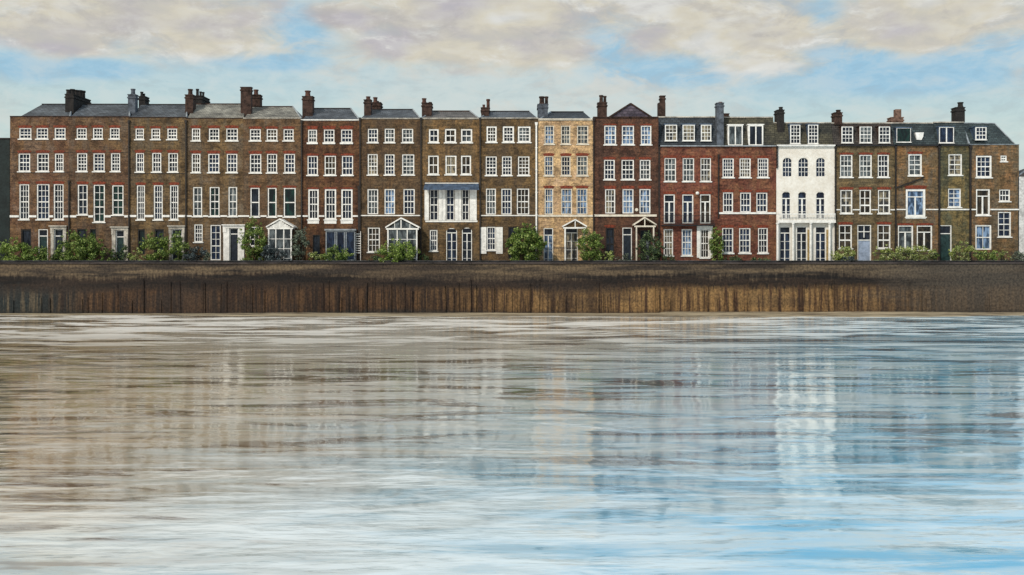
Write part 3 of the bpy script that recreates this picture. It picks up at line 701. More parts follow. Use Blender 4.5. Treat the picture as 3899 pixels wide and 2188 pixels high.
# ---- 9
h = House(1826, 2050, 450, B['b9'], 'dark olive brick house with a tall white drainpipe down its right edge')
h.row(480, 544, [(1852, 1891), (1914, 1957), (1972, 2020)], cols=3, rows=4, fw=0.16, gs=['brown', 'dark', 'grey'])
h.row(594, 670, [(1849, 1891), (1911, 1948), (1972, 2016)], cols=3, rows=5)
h.row(717, 816, [(1850, 1888), (1909, 1948), (1968, 2015)], cols=3, rows=4, sill=False, gs=['grey', 'navy', 'brown'])
h.window(1853, 1888, 862, 955, 3, 4, 'navy'); h.shutter(1829, 1852, 864, 965); h.shutter(1889, 1914, 864, 965)
h.window(1935, 1975, 862, 985, 2, 4, 'dark', frame='pipe', sill=False)
h.band(820, 4); h.pipe(1828, 460, 1000); h.pipe(2042, 478, 985, mat='white', w=0.16)
h.roof(424, 1864, 2016, 'blue'); h.cornice('stone', 4, 0.14); 
h.chimney(1832, 1862, 411, [(1842, 398, 2.0, .15), (1865, 377, 2.6, .2)], 'stackbrown', 1.5, 3.6)
h.finish()
# ---- 10
h = House(2050, 2258, 455, B['b10'], 'light tan brick house, brightest brick front of the terrace')
h.row(477, 551, [(2073, 2110), (2136, 2172), (2197, 2240)], cols=3, rows=4, frame='cream', gs=['blue', 'grey', 'grey'])
h.row(593, 671, [(2072, 2107), (2136, 2173), (2196, 2238)], cols=3, rows=4, frame='cream', lintel=9, gs=['blue', 'navy', 'grey'])
h.row(717, 816, [(2073, 2107), (2136, 2178), (2195, 2237)], cols=3, rows=4, frame='cream', sill=False, lintel=9, gs=['blue', 'blue', 'blue'])
h.door(2070, 2106, 868, leaf='glass_blue', glazed=True); h.door(2152, 2200, 868, leaf='glass_warm', glazed=True, fan=0.12)
h.band(821, 7, mat='cream', proud=0.12); h.porch(2148, 2228, 838, 864, -1.3, pk=2190)
h.roof(426, 2098, 2222, 'dark'); h.cornice('cream', 7, 0.16)
h.chimney(2048, 2086, 398, [(2063, 367, 1.8, .3), (2087, 367, 2.4, .2)], 'stackgrey', 1.5, 3.4, potmat='stackbrown')
h.finish()
# ---- 11
h = House(2258, 2507, 447, B['b11'], 'maroon brick house with a purple slate gable above its parapet')
h.row(477, 553, [(2301, 2346), (2368, 2414), (2440, 2480)], cols=3, rows=4, lintel=5, gs=['blue', 'blue', 'blue'])
h.row(607, 686, [(2300, 2341), (2366, 2414), (2436, 2477)], cols=3, rows=4, lintel=9, gs=['navy', 'dark', 'grey'])
h.row(719, 812, [(2304, 2343), (2370, 2412), (2435, 2477)], cols=3, rows=4, lintel=11, sill=False, gs=['warm', 'blue', 'blue'])
h.window(2306, 2339, 866, 990, 2, 4, 'dark', frame='pipe', sill=False, lintel=9); h.door(2370, 2406, 866, leaf='doordark', case=0.0); h.door(2438, 2478, 876, leaf='glass_grey', glazed=True, frame='pipe')
h.band(820, 8, mat='cream', proud=0.14, x1=2500)
h.porch(2420, 2492, 830, 858, -1.1, pk=2455, mat='cream', over=0.22)
h.b(MB().lathe(0, 0, [(0.17, 0), (0.17, 0.03), (0.13, 0.045)], 14), 'plaque', M['cream'])
pl = [o for o in h.e.children if o.name.startswith('plaque')][0]; pl.rotation_euler = (R(90), 0, 0)
for v in pl.data.vertices: v.co.x += h.o[0]
pl.location = (P(2424, 0).x-h.o[0], -0.004, P(0, 798).z)
A, Bq, T = P(2319, 447, 1.2), P(2481, 447, 1.2), P(2401, 395, 1.2)
m = MB().prism([A, Bq, T], 5.0); h.rf = h.b(m, 'roof', SL['purple'])
cp = MB(); cp.bar(A+Vector((0, -.05, .05)), T+Vector((0, -.05, .05)), .14); cp.bar(Bq+Vector((0, -.05, .05)), T+Vector((0, -.05, .05)), .14); h.b(cp, 'verge', M['stackbrown'], h.rf)
h.cornice('stackbrown', 6, 0.14); h.pipe(2260, 462, 1000)
h.chimney(2277, 2311, 392, [(2289, 362, 1.8, .22), (2303, 365, 2.1, .18)], 'stackbrown', 1.5, 2.6, potmat='stackbrown')
h.chimney(2507, 2534, 390, [], 'stackbrown', 1.5, 2.4, cap=False); h.chimney(2514, 2533, 366, [], 'stackbrown', 1.6, 2.3, cap=True)
h.finish()
# ---- 12
h = House(2507, 2733, 557, B['b12'], 'red brick house with a long iron balcony below its French windows')
h.mansard(447, 'dark')
for a, b, gg in ((2532, 2578, 'warm'), (2599, 2645, 'warm'), (2669, 2708, 'warm')): h.dormer(a, b, 474, 535, 3, 4, gg)
h.row(601, 693, [(2530, 2574), (2599, 2643), (2667, 2707)], cols=3, rows=4, lintel=8, gs=['grey', 'grey', 'warm'], fw=0.09)
h.row(739, 850, [(2528, 2570), (2598, 2640), (2666, 2706)], french=True, rows=2, sill=False, lintel=9, gs=['dark', 'navy', 'brown'])
h.row(872, 976, [(2527, 2563), (2596, 2635)], cols=3, rows=4, gs=['warm', 'blue'])
h.window(2666, 2701, 872, 984, 3, 4, 'brown', surround=0.36)
a, b = P(2520, 0, -.6).x, P(2722, 0, -.6).x; zb = P(0, 855, -.6).z
bal = h.b(MB().box(a, b, -0.6, -0.004, zb-0.12, zb), 'balcony', M['iron'])
rl = MB().box(a, b, -0.6, -0.56, zb+0.98, zb+1.02).box(a, b, -.6, -.56, zb+.08, zb+.11)
n = 60
for k in range(n+1): X = a+0.02+(b-a-0.04)*k/n; rl.box(X-0.009, X+0.009, -0.59, -0.57, zb+.003, zb+0.98)
h.b(rl, 'railing', M['iron'], bal)
lm = MB()
for k in range(7):
    pass
lm.lathe(P(2654, 0).x, -0.25, [(0.04, P(0, 742).z), (0.15, P(0, 740).z), (0.2, P(0, 736).z), (0.15, P(0, 731).z), (0.03, P(0, 729).z)], 10)
lm.box(P(2654, 0).x-.03, P(2654, 0).x+.03, -0.25, -0.004, P(0, 737).z, P(0, 735).z)
h.b(lm, 'wall_lamp', M['white']); h.pipe(2509, 565, 1000); h.finish()
# ---- 13
h = House(2733, 2956, 557, B['b13'], 'red brown brick house with wide sliding windows in its roof storey')
h.mansard(448, 'olive')
h.dormer(2772, 2828, 476, 553, slide=2, g='grey', cheek='white', fw=.12); h.dormer(2850, 2906, 475, 553, slide=2, g='dark', cheek='white', fw=.14)
h.row(602, 678, [(2751, 2794), (2816, 2859), (2885, 2926)], cols=4, rows=5, lintel=8, gs=['navy', 'warm', 'navy'])
h.row(732, 807, [(2753, 2792), (2818, 2859), (2880, 2922)], cols=3, rows=3, lintel=9, gs=['navy', 'navy', 'navy'], sill=False)
h.row(867, 965, [(2750, 2792), (2814, 2858), (2886, 2924)], cols=3, rows=4, lintel=9, gs=['navy', 'navy', 'dark'], sillw=0.13)
h.band(811, 7, x0=2734, x1=2954, proud=0.1)
h.chimney(2730, 2756, 393, [(2743, 388, 0.6, .2)], 'stackgrey', 0.1, 1.1, ybase=558, cap=True); h.chimney(2757, 2776, 434, [], 'stackbrown', 3.0, 4.4)
h.pipe(2735, 600, 830, w=.1); h.finish()
# ---- 14
h = House(2956, 3178, 556, M['stucco'], 'white stucco house with arched windows and a columned ground floor')
h.mansard(469, 'olive', gut='white')
h.dormer(3009, 3047, 474, 546, 3, 5, 'dark', fw=.09); h.dormer(3077, 3115, 474, 546, 3, 5, 'dark', fw=.09)
h.row(600, 672, [(2980, 3016), (3040, 3079), (3107, 3143)], cols=3, rows=4, arch=True, sill=False, g='navy', fw=0.04, bar=.04)
h.row(729, 832, [(2977, 3011), (3038, 3072), (3107, 3142)], rows=3, french=True, arch=True, sill=False, g='navy', fw=0.06)
h.cornice('white', 9, 0.3)
for a, b, fl in ((2968, 3010, 'glass_navy'), (3032, 3073, 'glass_dark'), (3104, 3145, 'glass_navy')): h.door(a, b, 862, leaf=fl, glazed=True, fan=0.16)
po = h.b(MB().box(h.X0+.02, h.X1-.02, -0.5, -0.005, P(0, 848).z, P(0, 838).z), 'portico', M['white'])
for px in (2962, 3021, 3088, 3160):
    X = P(px, 0, -.45).x; r = 0.14
    s_ = MB().lathe(X, -0.34, [(r*1.3, 0.02), (r*1.3, 0.2), (r, 0.24), (r*.85, P(0, 855).z), (r*1.3, P(0, 852).z), (r*1.35, P(0, 848).z-0.004)], 10)
    h.b(s_, 'column', M['white'], po)
bz0, bz1 = P(0, 838).z, P(0, 814).z
ba = MB().box(h.X0+.05, h.X1-.05, -0.46, -0.36, bz1-.08, bz1+.03); n = 38
for k in range(n+1):
    X = h.X0+.08+(h.X1-h.X0-.16)*k/n; ba.box(X-.022, X+.022, -.43, -.39, bz0+.002, bz1-.082)
h.b(ba, 'balustrade', M['white'], po)
h.shutter(3074, 3085, 874, 990, 'doorwarm'); h.shutter(3146, 3155, 874, 990, 'doorwarm')
h.pipe(2958, 566, 640)
h.chimney(2960, 2986, 420, [(2973, 407, 1.2, .22)], 'stackdark', 0.9, 2.2, potmat='stackdark')
h.finish()
# ---- 15
h = House(3178, 3407, 556, B['b15'], 'drab olive brick house with a pale blue front door')
h.mansard(470, 'umber', gut='iron')
for a, b in ((3204, 3248), (3273, 3319), (3346, 3389)): h.dormer(a, b, 481, 543, 3, 4, random.choice(['dark', 'grey', 'navy']), cheek='stackbrown')
h.row(588, 677, [(3199, 3246), (3272, 3320), (3342, 3385)], cols=3, rows=4, lintel=7, gs=['grey', 'grey', 'dark'])
h.row(722, 815, [(3200, 3246), (3273, 3317), (3343, 3389)], cols=2, rows=3, lintel=9, gs=['warm', 'brown', 'warm'], bar=0.07)
h.row(855, 948, [(3194, 3244), (3341, 3391)], cols=2, rows=3, lintel=9, gs=['brown', 'brown'], bar=.07)
h.door(3265, 3317, 856, leaf='doorblue', fan=0.36)
a, b = P(3265, 0).x, P(3317, 0).x
h.b(MB().box((a+b)/2-.04, (a+b)/2+.04, .09, .17, P(0, 904).z, P(0, 859).z).box(a+.08, b-.08, .092, .168, P(0, 883).z, P(0, 880).z), 'glazing_bar', M['white'])
h.band(798, 4); h.pipe(3180, 565, 1000)
h.chimney(3178, 3207, 430, [(3192, 418, 1.5, .26)], 'stackbrown', 1.1, 2.2, ybase=475, potmat='stackbrown')
h.finish()
# ---- 16
h = House(3407, 3572, 555, B['b16'], 'narrow drab brick house with one wide French window and a rooflight')
h.mansard(470, 'green', gut='iron')
h.dormer(3414, 3468, 487, 540, 1, 1, 'green', cheek='lead', fw=.04)
q = P(3500, 518, .55); h.b(MB().prism([(q.x-.42, q.y-.1, q.z+.38), (q.x+.45, q.y-.1, q.z+.4), (q.x+.38, q.y-.1, q.z-.05), (q.x+.2, q.y-.1, q.z-.4), (q.x-.3, q.y-.1, q.z-.38)], .6), 'roof_vent', M['white'])
h.window(3459, 3511, 586, 671, 2, 4, 'grey', lintel=8, fw=.14); h.window(3449, 3524, 719, 828, french=True, rows=1, g='blue', lintel=12, fw=.22, apron=.18)
h.row(857, 955, [(3419, 3477), (3491, 3550)], french=True, rows=1, sill=False, lintel=7, gs=['grey', 'brown'], fw=.12)
h.band(797, 4); h.pipe(3409, 565, 1000); 
dp = MB(); dp.bar(P(3412, 714, -.1), P(3520, 675, -.1), .13); h.b(dp, 'sloping_pipe', M['pipe'])
h.chimney(3394, 3440, 448, [], 'stackpink', 1.6, 2.8); h.chimney(3411, 3432, 415, [], 'stackpink', 1.8, 2.5, cap=False)
h.finish()
# ---- 17
h = House(3572, 3691, 555, B['b17'], 'narrowest house, mossy brown brick with single windows one above the other')
h.mansard(467, 'green', gut='iron')
h.dormer(3576, 3632, 483, 543, slide=2, g='navy', cheek='lead', fw=.07)
h.window(3611, 3663, 586, 669, 2, 4, 'warm', fw=.12); h.window(3610, 3659, 717, 791, 2, 4, 'blue', fw=.1)
h.door(3577, 3623, 857, leaf='doorteal', fan=.2); h.band(797, 5); h.pipe(3571+4, 565, 1000, w=.16)
h.finish()
# ---- 18
h = House(3691, 3880, 550, B['b18'], 'amber brick end house at the right with small stair windows and a hipped roof')
zt = P(0, 470, 2.2).z
A, Bq = Vector((h.X0+.02, .25, h.top+.01)), Vector((h.X1-.3, .25, h.top+.01)); t0, t1 = P(3650, 469, 2.2), P(3787, 471, 2.2)
t0.x = A.x+.02
A2, B2, t2, t3 = Vector((A.x, 8.6, A.z)), Vector((Bq.x, 8.6, A.z)), Vector((t0.x, 6.6, zt)), Vector((t1.x, 6.6, zt))
m = MB().quad(A, Bq, t1, t0).quad(t0, t1, t3, t2).quad(Bq, B2, t3, t1).quad(A, t0, t2, A2).quad(A2, t2, t3, B2)
h.rf = h.b(m, 'roof', SL['green']); vg = MB(); vg.bar(A+Vector((.05, 0, .08)), t0+Vector((.05, 0, .08)), .16); vg.bar(Bq+Vector((0, 0, .05)), t1+Vector((0, 0, .05)), .1); vg.bar(t0+Vector((0, 0, .05)), t1+Vector((0, 0, .05)), .1)
h.b(vg, 'hip_flashing', M['gutter'], h.rf)
h.dormer(3714, 3756, 483, 531, 3, 3, 'navy', cheek='lead', fw=.1)
h.window(3716, 3776, 592, 678, 3, 4, 'navy', fw=.16); h.window(3810, 3834, 591, 617, 2, 2, 'grey')
h.window(3716, 3770, 719, 822, french=True, rows=1, g='brown', fw=.14); h.window(3805, 3846, 721, 769, 3, 2, 'dark')
h.window(3800, 3850, 806, 904, 2, 4, 'navy'); h.window(3714, 3775, 856, 950, 2, 2, 'blue', fw=.14, sill=False)
h.band(797, 5); h.cornice('gutter', 3, .08); h.pipe(3693, 565, 1000, w=.18)
h.chimney(3640, 3674, 410, [(3657, 389, 2.6, .3)], 'stackdark', 2.2, 3.4, potmat='stackdark')
h.finish()
# ---- 19 white cottage at the right edge
h = House(3876, 4120, 672, M['render'], 'white rendered house with a brown roof, cut by the right picture edge', group=None, name='rendered_house')
h.roof(628, 3935, 4060, 'umber', rd=3.0, coping=True)
h.window(3925, 3960, 720, 800, 2, 4, 'dark'); h.window(4000, 4040, 720, 800, 2, 4, 'dark'); h.window(3925, 3960, 850, 930, 2, 4, 'dark')
h.finish()

# ------------------------------------------------------------------ ground, wall, river
def sheet(name, x0, x1, y0, y1, z, mat, nx=1, ny=1):
    m = MB(); m.quad((x0, y0, z), (x1, y0, z), (x1, y1, z), (x0, y1, z)); return tag(m.build(name, mat, fix=False), kind='structure')
g_m = soft('earth_and_grass', (0.07, 0.075, 0.04), 0.95, 0.5, 0.3)
sheet('ground', -2500, 2500, -5.6, 4000, -0.02, g_m)
sheet('pavement', -200, 200, -5.55, -3.45, 0.0, M['flag'])

def river_wall_mat():
    m, t, b = new_mat('river_wall_masonry')
    pos = t.pos(); x, y, z = t.sep(pos)
    streak = t.noise(t.vec(t.m('MULTIPLY', x, 1.0), 0, t.m('MULTIPLY', z, 0.05)), 2.2, 5, 0.7)
    streak2 = t.noise(t.vec(x, 3, t.m('MULTIPLY', z, 0.12)), 0.9, 4, 0.6)
    hor = t.noise(t.vec(t.m('MULTIPLY', x, 0.12), y, t.m('MULTIPLY', z, 1.3)), 1.3, 5, 0.6)
    big = t.noise(t.vec(t.m('MULTIPLY', x, 0.05), 7, t.m('MULTIPLY', z, 0.3)), 1.0, 3, 0.5)
    fine = t.noise(pos, 4.5, 5, 0.75)
    low_l = t.mix(t.step(streak, 0.42, 0.62), hexl(40, 31, 27), hexl(84, 62, 44))
    low_l = t.mix(t.step(x, -40, -48), low_l, t.mix(t.step(streak, 0.45, 0.6), hexl(36, 42, 44), hexl(84, 76, 64)))
    low_r = t.mix(t.step(streak, 0.40, 0.58), hexl(66, 48, 37), hexl(136, 108, 72))
    right = t.m('MULTIPLY', t.step(x, -14, 12), t.step(x, 42, 26))
    right = t.m('ADD', right, t.m('MULTIPLY', t.step(x, 24, 30), 0.32), clamp=True)
    low = t.mix(right, low_l, low_r)
    low = t.mix(t.m('MULTIPLY', t.step(streak2, 0.5, 0.66), 0.6), low, hexl(46, 32, 26))
    up = t.mix(t.step(hor, 0.38, 0.62), hexl(50, 44, 40), hexl(96, 83, 67))
    dirt = t.mix(t.step(hor, 0.4, 0.6), hexl(24, 21, 21), hexl(44, 35, 30))
    zz = t.m('ADD', z, t.m('MULTIPLY', t.m('SUBTRACT', hor, 0.5), 0.7))
    zz = t.m('ADD', zz, t.m('ADD', t.m('MULTIPLY', t.m('SUBTRACT', streak, 0.5), 2.6), t.m('MULTIPLY', t.m('SUBTRACT', big, 0.5), 2.4)))
    col = t.mix(t.step(zz, -0.35, -1.0), up, dirt)
    col = t.mix(t.step(zz, -1.35, -2.3), col, low)
    col = t.mix(t.m('MULTIPLY', t.step(t.m('ADD', x, t.m('MULTIPLY', hor, 20)), 42, 54), .75), col, hexl(72, 66, 60))
    col = t.mix(t.m('MULTIPLY', t.step(big, 0.52, 0.62), 0.55), col, hexl(50, 42, 38))
    wet = t.step(t.m('ADD', z, t.m('MULTIPLY', big, 1.2)), -3.35, -3.9)
    col = t.mix(t.m('MULTIPLY', wet, 0.75), col, hexl(38, 38, 38))
    col = t.mix(1.0, col, t.mix(t.step(fine, 0.32, 0.68), (0.5, 0.5, 0.52), (1.5, 1.46, 1.36)), 'MULTIPLY')
    t.put(b.inputs['Base Color'], col); b.inputs['Roughness'].default_value = 0.8; b.inputs['Specular IOR Level'].default_value = 0.25
    bn = t.node('ShaderNodeBump'); bn.inputs['Distance'].default_value = 0.05; t.put(bn.inputs['Height'], fine); t.put(b.inputs['Normal'], bn.outputs[0])
    return m
RW = river_wall_mat()
rwt = empty('river_wall', (0, -6, 0), 'long dark stained river wall between the water and the terrace', 'river wall')
o = (0, -6, 0)
MB().box(-260, 260, -6.0, -5.6, -5.5, 0.50).build('wall_face', RW, rwt, o)
cpm = soft('dark_coping', (0.055, 0.043, 0.04), 0.8, 0.5, 0.6, stretch=(.3, 1, 1), bump=0.03)
m = MB(); xx = -260.0
while xx < 260:
    L = random.uniform(1.6, 2.4); jz = random.uniform(-.012, .012); m.box(xx, xx+L-.02, -6.12, -5.55, .503, .64+jz); xx += L
m.build('coping', cpm, rwt, o)
# irregular upright timber facing on the lower wall
m = MB(); xx = -140.0; rw = random.Random(21)
while xx < 140:
    dens = 0.25 if xx < -24 else (0.8 if xx < 28 else 0.35)
    wdt = rw.choice([rw.uniform(0.08, 0.2), rw.uniform(0.2, 0.55)]); dp_ = rw.uniform(0.03, 0.15); top = rw.uniform(-3.2, -1.0); bot = -5.4
    m.prism([(xx, -6.0-dp_, bot), (xx+wdt*rw.uniform(.75, 1), -6.0-dp_, bot), (xx+wdt*rw.uniform(.6, 1), -6.0-dp_, top), (xx+wdt*rw.uniform(0, .25), -6.0-dp_, top+rw.uniform(-.1, .1))], dp_-.003)
    xx += wdt+(rw.uniform(0.03, 0.5) if rw.random() < dens else rw.uniform(.5, 3.0))
m.build('timber_facing', RW, rwt, o)

fm = soft('foreshore_mud', (0.34, 0.28, 0.19), 0.75, 0.45, 0.5, col2=(0.10, 0.075, 0.05), stretch=(.25, 1, 1), bump=.03)
m = MB(); rg = random.Random(3); nx = 360
pr = []
ph = [rg.uniform(0, 6.28) for _ in range(6)]
for i in range(nx+1):
    X = -130+260*i/nx
    wv = sum(math.sin(X*k_+ph[j])*a_ for j, (k_, a_) in enumerate([(.05, .5), (.13, .35), (.31, .25), (.7, .15), (1.7, .1)]))
    w_ = max(0.3, 2.6 + wv*1.8 + (1.0 if X > 5 else 0))
    pr.append(((X, -6.0, WATER+.10+.05*wv+(.12 if X > 15 else 0)), (X, -6.0-w_, WATER+.035), (X, -6.3-w_*1.4, WATER-.15)))
for i in range(nx):
    for k in range(2): m.quad(pr[i][k], pr[i][k+1], pr[i+1][k+1], pr[i+1][k])
tag(m.build('foreshore', fm), kind='structure')

def water_mat():
    m, t, b = new_mat('river_water')
    pos = t.pos(); x, y, z = t.sep(pos)
    f = t.noise(t.scale(pos, (0.25, 1, 1)), 2.2, 4, 0.6, 0.4)
    mid = t.noise(t.scale(pos, (0.3, 1, 1)), 0.9, 4, 0.55, 0.3)
    big = t.noise(t.scale(pos, (0.75, 1, 1)), 0.30, 3, 0.5, 0.4)
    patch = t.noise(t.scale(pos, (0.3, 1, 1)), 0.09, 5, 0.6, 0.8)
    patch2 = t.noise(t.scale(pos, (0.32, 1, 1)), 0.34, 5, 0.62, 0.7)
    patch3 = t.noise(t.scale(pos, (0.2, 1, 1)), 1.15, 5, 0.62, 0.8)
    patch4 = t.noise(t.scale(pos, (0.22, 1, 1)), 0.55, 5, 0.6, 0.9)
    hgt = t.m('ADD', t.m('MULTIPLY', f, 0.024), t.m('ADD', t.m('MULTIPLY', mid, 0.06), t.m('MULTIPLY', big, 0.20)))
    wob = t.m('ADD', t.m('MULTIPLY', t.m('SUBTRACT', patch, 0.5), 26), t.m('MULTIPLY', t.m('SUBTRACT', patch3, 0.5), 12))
    # reflections painted into the silty colour: dark brown at left, sky blue at right
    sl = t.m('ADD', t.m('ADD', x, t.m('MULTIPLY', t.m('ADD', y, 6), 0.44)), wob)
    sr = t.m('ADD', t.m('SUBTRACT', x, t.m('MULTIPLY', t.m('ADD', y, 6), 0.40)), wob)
    silt_reflect = t.mix(t.step(sl, -54, -22), (0.46, 0.32, 0.16), (0.65, 0.61, 0.52))
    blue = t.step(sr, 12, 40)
    silt_reflect = t.mix(blue, silt_reflect, t.mix(t.step(patch4, 0.44, 0.58), (0.10, 0.42, 0.64), (0.44, 0.62, 0.72)))
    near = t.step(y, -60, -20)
    silt_reflect = t.mix(t.m('MULTIPLY', t.step(patch3, 0.50, 0.62), 0.55), silt_reflect, t.mix(blue, (0.74, 0.69, 0.61), (0.62, 0.76, 0.82)))
    silt_reflect = t.mix(t.m('MULTIPLY', t.m('MULTIPLY', t.step(patch4, 0.47, 0.40), t.step(y, -96, -66)), 0.85), silt_reflect, t.mix(t.step(x, -5, 20), (0.11, 0.07, 0.035), (0.05, 0.075, 0.11)))
    silt_reflect = t.mix(t.m('MULTIPLY', t.step(t.m('ADD', sl, t.m('MULTIPLY', t.m('SUBTRACT', patch3, 0.5), 60)), -46, -54), 0.85), silt_reflect, (0.05, 0.03, 0.016))  # dark reflection painted over muddy water at the left edge
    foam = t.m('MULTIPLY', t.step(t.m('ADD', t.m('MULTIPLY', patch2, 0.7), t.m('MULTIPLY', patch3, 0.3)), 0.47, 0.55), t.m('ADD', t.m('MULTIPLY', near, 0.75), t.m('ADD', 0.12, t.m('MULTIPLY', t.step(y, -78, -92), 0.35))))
    col = t.mix(foam, silt_reflect, t.mix(blue, (0.86, 0.83, 0.79), (0.76, 0.84, 0.88)))
    bn = t.node('ShaderNodeBump'); bn.inputs['Distance'].default_value = 1.0
    chop = t.m('ADD', t.m('MULTIPLY', t.step(patch2, 0.42, 0.6), 0.5), t.m('MULTIPLY', t.step(patch3, 0.4, 0.62), 0.5))
    t.put(bn.inputs['Strength'], t.m('ADD', 0.12, t.m('MULTIPLY', chop, 0.85)))
    t.put(bn.inputs['Height'], hgt)
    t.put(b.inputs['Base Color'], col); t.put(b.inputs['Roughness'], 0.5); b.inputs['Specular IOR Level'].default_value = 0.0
    gl = t.node('ShaderNodeBsdfGlossy'); t.put(gl.inputs['Color'], (1.0, 1.0, 1.0)); t.put(gl.inputs['Roughness'], 0.07); t.put(gl.inputs['Normal'], bn.outputs[0])
    lw = t.node('ShaderNodeFresnel'); lw.inputs['IOR'].default_value = 1.45
    fac = t.m('MULTIPLY', t.m('ADD', t.m('MULTIPLY', lw.outputs[0], 0.50), 0.38), t.m('SUBTRACT', 1.0, t.m('MULTIPLY', foam, 0.65)))
    mx = t.node('ShaderNodeMixShader'); t.put(mx.inputs[0], fac)
    t.l.new(b.outputs[0], mx.inputs[1]); t.l.new(gl.outputs[0], mx.inputs[2])
    out = next(n for n in t.n if n.type == 'OUTPUT_MATERIAL'); t.l.new(mx.outputs[0], out.inputs[0])
    return m
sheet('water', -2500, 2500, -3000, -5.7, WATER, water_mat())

# ------------------------------------------------------------------ garden front: low wall, railings, bushes
gw = empty('garden_wall', (0, -3.3, 0), 'low dark garden wall running along the front of the whole terrace', 'garden wall')
m = MB(); m.box(P(-260, 0).x, P(4120, 0).x, -3.4, -3.15, 0.0, 0.74); m.build('wall_face', soft('dark_garden_brick', (0.035, 0.034, 0.038), .85, .5, 1.0, bump=.02), gw, (0, -3.3, 0))
m = MB(); m.box(P(-260, 0).x, P(4120, 0).x, -3.44, -3.11, 0.743, 0.81); m.build('coping', soft('dark_garden_coping', (0.075, 0.075, 0.08), .8, .6, 1.2, stretch=(.4, 1, 1)), gw, (0, -3.3, 0))

def railing(px0, px1, ytop, label, step=0.16):
    a, b = P(px0, 0, -3.28).x, P(px1, 0, -3.28).x; zt = P(0, ytop, -3.28).z
    e = empty('garden_railing', ((a+b)/2, -3.28, 0.81), label, 'railing', 'iron railings on the garden wall'); o = ((a+b)/2, -3.28, 0.81)
    m = MB().box(a, b, -3.30, -3.26, zt-.04, zt).box(a, b, -3.295, -3.265, .86, .89); m.build('rail', M['iron'], e, o)
    m = MB(); n = int((b-a)/step)
    for k in range(n+1):
        X = a+(b-a)*k/n; r = .010; m.box(X-r, X+r, -3.29, -3.27, .813, zt+.09)
    m.build('bars', M['iron'], e, o)
railing(2064, 2200, 943, 'iron railing in front of the light tan brick house')
railing(3330, 3574, 964, 'iron railing among pale bushes before the narrow house with the rooflight')
railing(3630, 3874, 962, 'iron railing in front of the amber brick end house')

def leaf_mat(name, cols):
    m, t, b = new_mat(name)
    g = t.node('ShaderNodeNewGeometry')
    n = t.noise(g.outputs['Position'], 2.2, 3, .6)
    f = t.m('ADD', t.m('MULTIPLY', g.outputs['Random Per Island'], .6), t.m('MULTIPLY', n, .5))
    t.put(b.inputs['Base Color'], t.ramp(f, [(0.15, cols[0]), (0.45, cols[1]), (0.68, cols[2]), (0.85, cols[3])]))
    b.inputs['Roughness'].default_value = .55; b.inputs['Specular IOR Level'].default_value = .3
    return m
LF = dict(
    mid=leaf_mat('leaves_mid_green', [(.014, .030, .010), (.055, .10, .016), (.15, .23, .035), (.38, .44, .15)]),
    bright=leaf_mat('leaves_bright_green', [(.02, .04, .010), (.09, .16, .02), (.22, .32, .05), (.46, .52, .2)]),
    dark=leaf_mat('leaves_dark', [(.008, .016, .012), (.022, .040, .022), (.06, .10, .03), (.18, .24, .10)]),
    grey=leaf_mat('leaves_grey_green', [(.02, .03, .03), (.05, .07, .05), (.12, .15, .10), (.28, .32, .24)]),
    pale=leaf_mat('leaves_yellow_green', [(.05, .07, .018), (.16, .21, .04), (.33, .39, .11), (.60, .62, .34)]),
    blue=leaf_mat('leaves_blue_grey', [(.010, .016, .020), (.022, .034, .038), (.06, .085, .09), (.20, .24, .24)]),
)
bark = soft('bark', (.05, .036, .025), .9, .4, 4)
